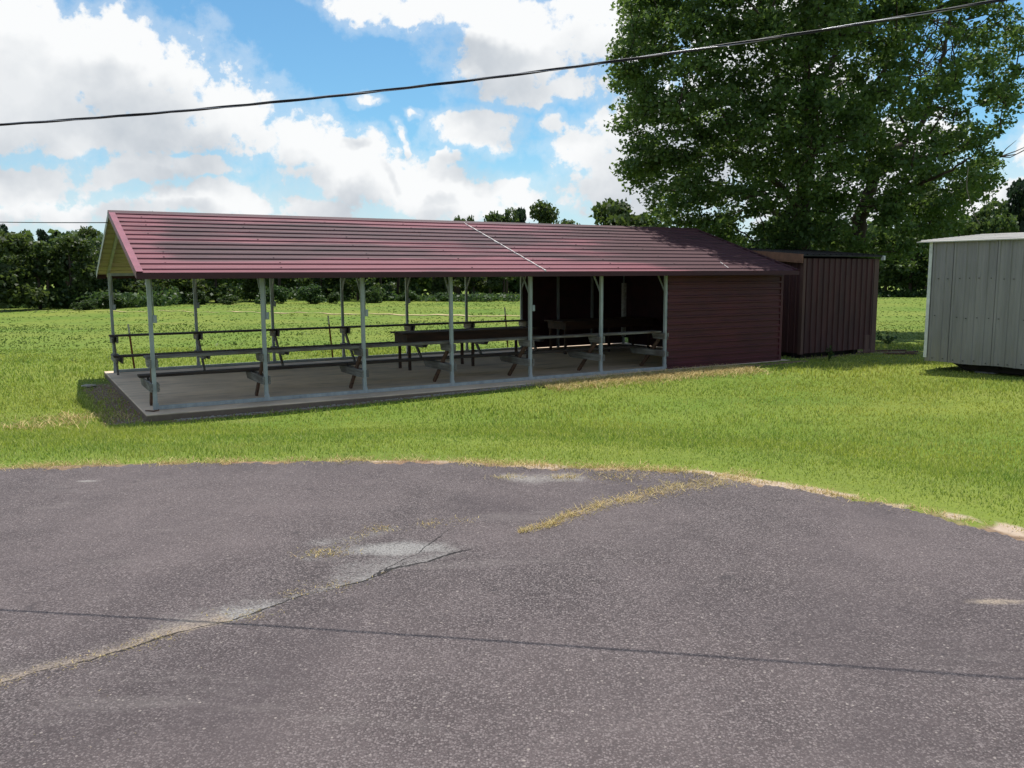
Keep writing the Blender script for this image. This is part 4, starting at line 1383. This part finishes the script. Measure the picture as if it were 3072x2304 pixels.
# ------------------------------------------------------------------ far trees
def crown_mesh(name, w, h, n, size, mname, kind):
    """crown centred on x=y=0, z from 0 to h"""
    cs = []
    nl = random.randint(9, 14)
    lobes = []
    for i in range(nl):
        if kind == 'pine':
            z = h * (.25 + .72 * (i + .5) / nl); rr = w / 2 * (1.05 - z / h) * random.uniform(.6, 1.2) + .1 * w
            an = random.uniform(0, 6.28); lobes.append((math.cos(an) * rr * .7, math.sin(an) * rr * .7, z, w * random.uniform(.13, .22), h * .07))
        elif kind == 'bush':
            an = random.uniform(0, 6.28); rr = w / 2 * random.uniform(.1, .75)
            lobes.append((math.cos(an) * rr, math.sin(an) * rr, h * random.uniform(.18, .72) * (1.1 - .5 * rr / (w / 2)), w * random.uniform(.16, .28), h * random.uniform(.16, .26)))
        else:
            an = random.uniform(0, 6.28); z = h * random.uniform(.12, .88)
            rr = w / 2 * math.sqrt(max(.05, 1 - ((z / h - .48) / .6) ** 2)) * random.uniform(.3, .8)
            lobes.append((math.cos(an) * rr, math.sin(an) * rr, z, w * random.uniform(.15, .26), h * random.uniform(.09, .16)))
    if kind == 'broad': lobes.append((0, 0, h * .88, w * .2, h * .12))
    per = n // len(lobes)
    for (x, y, z, a, b) in lobes:
        q = rng.normal(0, 1, (per, 3)); q /= np.linalg.norm(q, axis=1)[:, None]
        q *= rng.uniform(.3, 1, (per, 1)) ** .5
        q *= 1 + .25 * np.sin(q[:, :1] * 7 + x) * np.sin(q[:, 1:2] * 6 + z)
        cs.append(q * np.array([a, a, b]) + np.array([x, y, z]))
    cs = np.concatenate(cs); cs[:, 2] = np.maximum(cs[:, 2], size * .3)
    return leaf_mesh(name, cs, size, mname, .4)


def trunk_mesh(h, r, lean=0.0):
    mb = MB()
    mb.tube([(0, 0, -.2), (lean * .3, 0, h * .35), (lean * .7, .1 * lean, h * .7), (lean, 0, h)], [r * 1.25, r, r * .75, r * .3], 7)
    for k in range(4):
        an = random.uniform(0, 6.28); z = h * random.uniform(.5, .85)
        mb.tube([(lean * z / h, 0, z), (math.cos(an) * h * .14, math.sin(an) * h * .14, z + h * .16)], [r * .4, r * .12], 5)
    me = bpy.data.meshes.new('trunk'); me.from_pydata([tuple(p) for p in mb.v], [], mb.f); me.materials.append(M['bark'])
    return me


PROTO = {}
for i in range(4): PROTO['broad', i] = (crown_mesh('crown', 1.0, 1.0, 3600, .050, 'far_leaf', 'broad'), trunk_mesh(.9, .03, random.uniform(-.05, .05)))
for i in range(3): PROTO['pine', i] = (crown_mesh('crown', 1.0, 1.0, 2600, .055, 'pine_leaf', 'pine'), trunk_mesh(.95, .02, random.uniform(-.03, .03)))
for i in range(3): PROTO['bush', i] = (crown_mesh('crown', 1.0, 1.0, 2200, .065, 'bush_leaf', 'bush'), trunk_mesh(.5, .025))
cnt = {'broad': 0, 'pine': 0, 'bush': 0}


def far_tree(kind, u, vtop, y, wpx, label, name, group, clear=.12):
    top = at_depth(u, vtop, y); x = top.x
    g0 = gz(x, y); h = top.z - g0; w = wpx / F * y
    crown_me, trunk_me = PROTO[kind, cnt[kind] % (3 if kind != 'broad' else 4)]; cnt[kind] += 1
    t = empty(name, (x, y, g0), random.uniform(0, 6.28))
    c = link('crown', crown_me, t); c.location = (0, 0, h * clear); c.scale = (w, w, h * (1 - clear))
    tr = link('trunk', trunk_me, t); tr.scale = (h * .8, h * .8, h * .85)
    if label.startswith('!'):
        tag(t, label[1:], 'bush' if kind == 'bush' else 'tree', group)
    else:
        tag(t, label, 'bush' if kind == 'bush' else 'tree', group)
    return t


GL = 'trees along the left edge of the pasture'
far_tree('broad', -30, 690, 55, 260, 'broad green tree cut by the left picture edge', 'broadleaf_tree', GL, 0.0)
far_tree('broad', 105, 722, 57, 200, 'rounded light green tree second from the left picture edge', 'broadleaf_tree', GL, 0.0)
far_tree('broad', 205, 706, 58, 190, 'leafy green tree third from the left picture edge', 'broadleaf_tree', GL, 0.0)
far_tree('broad', 300, 712, 62, 170, 'green tree whose crown meets the left gable of the pavilion', 'broadleaf_tree', GL, 0.0)
far_tree('broad', 400, 760, 64, 200, 'dark tree seen between the first two front posts of the pavilion', 'broadleaf_tree', GL, 0.0)
GP = 'tall dark pines rising over the left trees'
far_tree('pine', 18, 676, 95, 60, 'tall dark pine at the far left, its tip highest beside the picture edge', 'pine_tree', GP)
far_tree('broad', 75, 690, 96, 90, 'dark rounded tree top between two pines over the left trees', 'broadleaf_tree', GP)
far_tree('pine', 130, 690, 92, 60, 'dark pine tip above the rounded light green tree', 'pine_tree', GP)
far_tree('pine', 165, 694, 98, 55, 'narrow dark pine tip just left of the broad dark crown', 'pine_tree', GP)
far_tree('broad', 260, 681, 90, 130, 'broad dark tree crown just left of the pavilion gable', 'broadleaf_tree', GP)
far_tree('pine', 200, 697, 99, 50, 'small pine tip between the broad dark crown and a narrow pine', 'pine_tree', GP)
GR = 'tree tops showing over the pavilion ridge'
far_tree('broad', 455, 633, 95, 60, 'small dark tree top alone over the left end of the ridge', 'broadleaf_tree', GR)
far_tree('broad', 1372, 651, 92, 75, 'small bright green tree top leftmost of the ridge cluster', 'broadleaf_tree', GR)
far_tree('broad', 1410, 648, 94, 80, 'small green tree top just left of the white roof seam', 'broadleaf_tree', GR)
far_tree('broad', 1478, 636, 100, 130, 'low rounded tree top right of the white roof seam', 'broadleaf_tree', GR)
far_tree('broad', 1532, 622, 100, 110, 'loose tree top with sky showing through, left of the tall pine', 'broadleaf_tree', GR)
far_tree('pine', 1568, 626, 105, 90, 'narrow dark pine touching the tall pine over the ridge', 'pine_tree', GR)
far_tree('broad', 1618, 605, 110, 150, 'tallest dark pine-like crown standing over the ridge', 'pine_tree', GR)
far_tree('broad', 1700, 660, 105, 170, 'low flat tree top between the tallest ridge tree and the green one', 'broadleaf_tree', GR)
far_tree('broad', 1850, 600, 52, 250, 'rounded green tree over the ridge just left of the large tree', 'broadleaf_tree', GR, .05)
far_tree('broad', 1965, 625, 54, 260, 'green tree low behind the left edge of the large tree crown', 'broadleaf_tree', GR, .05)
GB = 'bushes at the pasture edge seen under the pavilion roof'
far_tree('bush', 330, 870, 56, 80, 'bush left of the first front post at the pasture edge', 'bush', GB, 0)
far_tree('bush', 255, 890, 55, 90, 'low bush under the left tree beside its trunk', 'bush', GB, 0)
far_tree('bush', 590, 862, 66, 80, 'dark bush between the first and second front posts', 'bush', GB, 0)
far_tree('bush', 690, 878, 66, 75, 'pale rounded bush just left of the second front post', 'bush', GB, 0)
far_tree('bush', 815, 840, 70, 90, 'bush behind the third back post, left of the sunlit opening', 'bush', GB, 0)
far_tree('bush', 935, 838, 70, 105, 'rounded leafy bush right of the sunlit opening in the trees', 'bush', GB, 0)
far_tree('bush', 1000, 868, 71, 55, 'small pale bush behind the fourth back post', 'bush', GB, 0)
far_tree('bush', 1115, 846, 74, 80, 'bush just right of the third front post', 'bush', GB, 0)
far_tree('bush', 1230, 862, 78, 70, 'dark low bush behind the fifth back post', 'bush', GB, 0)
far_tree('bush', 1330, 872, 78, 60, 'low bush left of the fourth front post near trunks', 'bush', GB, 0)
GW = 'trees at the edge of the wood behind the pavilion'
for u, vt, y, w, lab in ((520, 745, 70, 190, 'dark tree of the wood edge right of the first front post'), (640, 740, 72, 170, 'dark tree of the wood edge left of the second front post'), (760, 735, 76, 170, 'dark tree of the wood edge at the second front post'),
                         (960, 750, 80, 170, 'dark tree behind the rounded leafy bush'), (1070, 745, 79, 150, 'dark tree of the wood edge at the third front post'), (1190, 748, 82, 150, 'dark tree behind the fifth back post'),
                         (1300, 742, 82, 140, 'tree of the wood edge left of the fourth front post'), (1420, 740, 84, 130, 'tree with bare stem right of the fourth front post'), (1510, 742, 84, 120, 'tree with bare stem left of the dark walled room')):
    far_tree('broad', u, vt, y, w, lab, 'broadleaf_tree', GW, .12 if u > 1350 else .0)
GQ = 'dark trees at the right edge beyond the pasture'
far_tree('pine', 3062, 540, 80, 150, 'dark tall pine at the right edge above the grey shed roof', 'pine_tree', GQ, .1)
far_tree('broad', 2990, 600, 78, 170, 'dark broad tree above the grey shed roof, left of the pine', 'broadleaf_tree', GQ, .1)
far_tree('broad', 2880, 660, 76, 200, 'dark tree behind the left end of the white shed roof', 'broadleaf_tree', GQ, .1)
far_tree('broad', 2740, 690, 80, 190, 'dark tree beyond the gap between the two sheds', 'broadleaf_tree', GQ, .12)
far_tree('broad', 2600, 690, 82, 200, 'dark tree far behind the right corner of the brown shed', 'broadleaf_tree', GQ, .1)
far_tree('broad', 2440, 690, 84, 200, 'dark tree far behind the middle of the brown shed roof', 'broadleaf_tree', GQ, .1)
far_tree('broad', 3130, 560, 82, 200, 'dark tree half outside the right picture edge', 'broadleaf_tree', GQ, .1)

# the wood behind them reads as one mass
wc = []
wt = MB()
for i in range(210):
    x = -75 + i * 150 / 209 + random.uniform(-.5, .5); y = random.uniform(88, 100) + (4 if x > -10 else -2)
    if -29.5 < x < -26: pass
    hh_ = random.uniform(5.2, 7.0) if x < 30 else random.uniform(7, 10)
    if x < -26: hh_ = random.uniform(6, 7.6)
    n = 330
    q = rng.normal(0, 1, (n, 3)); q /= np.linalg.norm(q, axis=1)[:, None]; q *= rng.uniform(.2, 1, (n, 1)) ** .5
    wc.append(q * np.array([1.9, 1.9, hh_ * .5]) + np.array([x, y, hh_ * .49]))
    if i % 2 == 0:
        wt.tube([(x, y - 3, -.2), (x + .1, y - 3, hh_ * .7)], [.16, .08], 6)
wc = np.concatenate(wc); wc[:, 2] = np.maximum(wc[:, 2], .25)
wd = link('woodland', leaf_mesh('woodland', wc, .62, 'far_leaf', .4))
tag(wd, 'dark continuous wood closing the far side of the pasture', 'woodland', kind='stuff')
wto = wt.build('trunks', 'bark', wd)
wto['kind'] = 'stuff'
# low rank undergrowth at the foot of the wood
uc = []
for i in range(700):
    u = random.uniform(-150, 1560) if i < 520 else random.uniform(2560, 3150)
    vb = np.interp(u, [-150, 0, 300, 480, 560, 800, 1500, 2700, 3150], [932, 928, 936, 925, 908, 901, 901, 892, 890])
    p = on_plane(u, vb - random.uniform(0, 5), -.05)
    hh_ = random.uniform(.3, 1.1) * (1.3 if u < 450 else (1.5 if u < 1180 and not 838 < u < 880 else .8))
    n = 24
    q = rng.normal(0, 1, (n, 3)); q /= np.linalg.norm(q, axis=1)[:, None]; q *= rng.uniform(.2, 1, (n, 1)) ** .5
    uc.append(q * np.array([.8, .8, hh_ * .5]) + np.array([p.x, p.y + 1.0, gz(p.x, p.y) + hh_ * .45]))
uc = np.concatenate(uc)
tag(link('undergrowth', leaf_mesh('undergrowth', uc, .26, 'bush_leaf', .4)), 'low brambles and undergrowth along the foot of the trees', 'undergrowth', kind='stuff')

# ------------------------------------------------------------------ sun and sky
SUN_EL, SUN_AZ = 72.0, 15.0
sv = Vector((math.sin(R(SUN_AZ)) * math.cos(R(SUN_EL)), math.cos(R(SUN_AZ)) * math.cos(R(SUN_EL)), math.sin(R(SUN_EL))))
sun = bpy.data.lights.new('sun', 'SUN'); sun.energy = 5.0; sun.angle = R(.53); sun.color = (1.0, .955, .88)
suno = bpy.data.objects.new('sun', sun); col.objects.link(suno)
suno.rotation_euler = (-sv).to_track_quat('-Z', 'Y').to_euler()
suno.location = (0, 0, 30)

w = bpy.data.worlds.new('World'); sc.world = w; w.use_nodes = True
# cloud field: blobs in azimuth / elevation with fractal edges
grp = bpy.data.node_groups.new('cloud_field', 'ShaderNodeTree')
grp.interface.new_socket('Vector', in_out='INPUT', socket_type='NodeSocketVector')
grp.interface.new_socket('Field', in_out='OUTPUT', socket_type='NodeSocketFloat')
grp.interface.new_socket('Smooth', in_out='OUTPUT', socket_type='NodeSocketFloat')
g = NT(grp)
gi = g.n('NodeGroupInput'); go = g.n('NodeGroupOutput')
dv_ = gi.outputs[0]
wv = g.n('ShaderNodeTexNoise', {'Vector': dv_, 'Scale': 12.0, 'Detail': 4.0, 'Roughness': .6}).outputs['Color']
dw = g.vm('ADD', dv_, g.vm('SCALE', g.vm('SUBTRACT', wv, (.5, .5, .5)), None, .075))
xyz = g.n('ShaderNodeSeparateXYZ', {0: dw})
azn = g.m('ARCTAN2', xyz.outputs[0], xyz.outputs[1]); eln = g.m('ARCSINE', xyz.outputs[2])
BLOBS = [(110, 110, 210, 120), (330, 170, 190, 130), (490, 245, 140, 95), (630, 300, 120, 62), (260, 280, 310, 62), (40, 210, 160, 130), (200, 60, 140, 70),
         (800, 8, 120, 48), (1010, 30, 260, 62), (1150, 120, 190, 85), (1190, 190, 190, 48), (1300, 70, 130, 110),
         (1042, 275, 112, 46), (1195, 273, 36, 32), (1270, 322, 130, 52),
         (760, 368, 160, 66), (900, 405, 210, 66), (1085, 410, 125, 42), (1000, 445, 230, 46),
         (60, 400, 180, 62), (265, 378, 150, 52), (410, 365, 130, 30), (460, 432, 190, 42), (130, 462, 310, 42), (700, 455, 160, 34),
         (1330, 385, 130, 70), (1300, 440, 140, 36), (812, 230, 42, 20), (908, 248, 26, 18), (868, 288, 22, 30), (960, 345, 60, 20),
         (1500, 300, 260, 160), (1750, 420, 300, 110), (1750, 230, 170, 120), (1640, 90, 140, 120), (2120, 440, 160, 70), (1950, 300, 110, 60), (2280, 330, 130, 60)]
field = None
for (bu, bv, ru, rv) in BLOBS:
    bu, bv, ru, rv = bu * 1.3888, bv * 1.3888, ru * 1.3888, rv * 1.3888
    d0 = ray(bu, bv); d0 = Vector(d0).normalized()
    a0 = math.atan2(d0.x, d0.y); e0 = math.asin(d0.z)
    d1 = Vector(ray(bu + ru, bv)).normalized(); ra = max(.01, abs(math.atan2(d1.x, d1.y) - a0))
    d1 = Vector(ray(bu, bv - rv)).normalized(); re = max(.008, abs(math.asin(d1.z) - e0))
    q = g.m('ADD', g.m('POWER', g.m('DIVIDE', g.m('SUBTRACT', azn, a0), ra), 2.0), g.m('POWER', g.m('DIVIDE', g.m('SUBTRACT', eln, e0), re), 2.0))
    val = g.m('SUBTRACT', min(1.0, .30 + bu * 0 + min(ru, 1.6 * rv) / 190), q)
    if field is None: field = val
    else:
        nd = g.n('ShaderNodeMath', {0: field, 1: val, 2: .25}, operation='SMOOTH_MAX'); field = nd.outputs[0]
# everywhere outside the picture: scattered cumulus of the same kind
gen = g.m('MULTIPLY', g.m('SUBTRACT', g.noise(g.mapping(dv_, (1, 1, 1.7)), 2.6, 5, .55), .52), 5.0)
outside = g.m('MAXIMUM', g.mr(g.m('ABSOLUTE', azn), .62, .85, 0, 1, True), g.mr(eln, .38, .60, 0, 1, True))
gen = g.m('ADD', gen, g.m('MULTIPLY', g.m('SUBTRACT', outside, 1.0), 6.0))
field = g.m('MAXIMUM', g.m('MAXIMUM', field, -1.4), gen)
n1 = g.noise(dv_, 11.0, 9, .60)
n2 = g.noise(dv_, 34.0, 6, .62)
n3 = g.noise(dv_, 80.0, 4, .6)
det = g.m('ADD', g.m('ADD', g.m('MULTIPLY', g.m('SUBTRACT', n1, .5), 2.6), g.m('MULTIPLY', g.m('SUBTRACT', n2, .5), 2.2)), g.m('MULTIPLY', g.m('SUBTRACT', n3, .5), 1.0))
out = g.m('ADD', field, det)
g.t.links.new(out, go.inputs[0]); g.t.links.new(g.m('ADD', field, g.m('MULTIPLY', g.m('SUBTRACT', n1, .5), 1.5)), go.inputs[1])

g = NT(w.node_tree)
dirv = g.coord('Generated')
sky = g.n('ShaderNodeTexSky', sky_type='NISHITA')
sky.sun_disc = False; sky.sun_elevation = R(SUN_EL); sky.sun_rotation = R(SUN_AZ); sky.air_density = 1.0; sky.dust_density = .6; sky.ozone_density = 1.2
SKS = .12
blue = g.mix(1.0, sky.outputs[0], (.58, .92, 1.03), 'MULTIPLY')
c1 = g.n('ShaderNodeGroup'); c1.node_tree = grp
g.t.links.new(dirv, c1.inputs[0])
up = g.vm('ADD', dirv, (.012, 0, .045))
c2 = g.n('ShaderNodeGroup'); c2.node_tree = grp
g.t.links.new(up, c2.inputs[0])
den = c1.outputs[0]; den2 = c2.outputs[1]
zz = g.n('ShaderNodeSeparateXYZ', {0: dirv}).outputs[2]
alpha = g.mr(den, -.12, .50, 0, 1, True)
wisp = g.mr(den, -.9, .1, 0, .28, True)
alpha = g.m('MAXIMUM', alpha, wisp)
haze = g.mr(zz, .16, .02, 0, .62, True)
thick = g.mr(den2, -.2, 1.0, 0, 1, True)
n3 = g.noise(dirv, 8, 5, .55)
shade = g.m('MULTIPLY', thick, g.mr(n3, .35, .65, .35, 1.1), clamp=True)
cloudc = g.mix(shade, (7.3, 7.4, 7.45), (4.4, 4.75, 5.15))
skyc = g.mix(haze, blue, (5.6, 6.3, 7.0))
cc = g.mix(alpha, skyc, cloudc)
bg = g.n('ShaderNodeBackground', {'Color': cc, 'Strength': SKS})
o = g.n('ShaderNodeOutputWorld'); g.t.links.new(bg.outputs[0], o.inputs[0])
try:
    w.cycles.sampling_method = 'MANUAL'; w.cycles.sample_map_resolution = 512
except Exception:
    pass
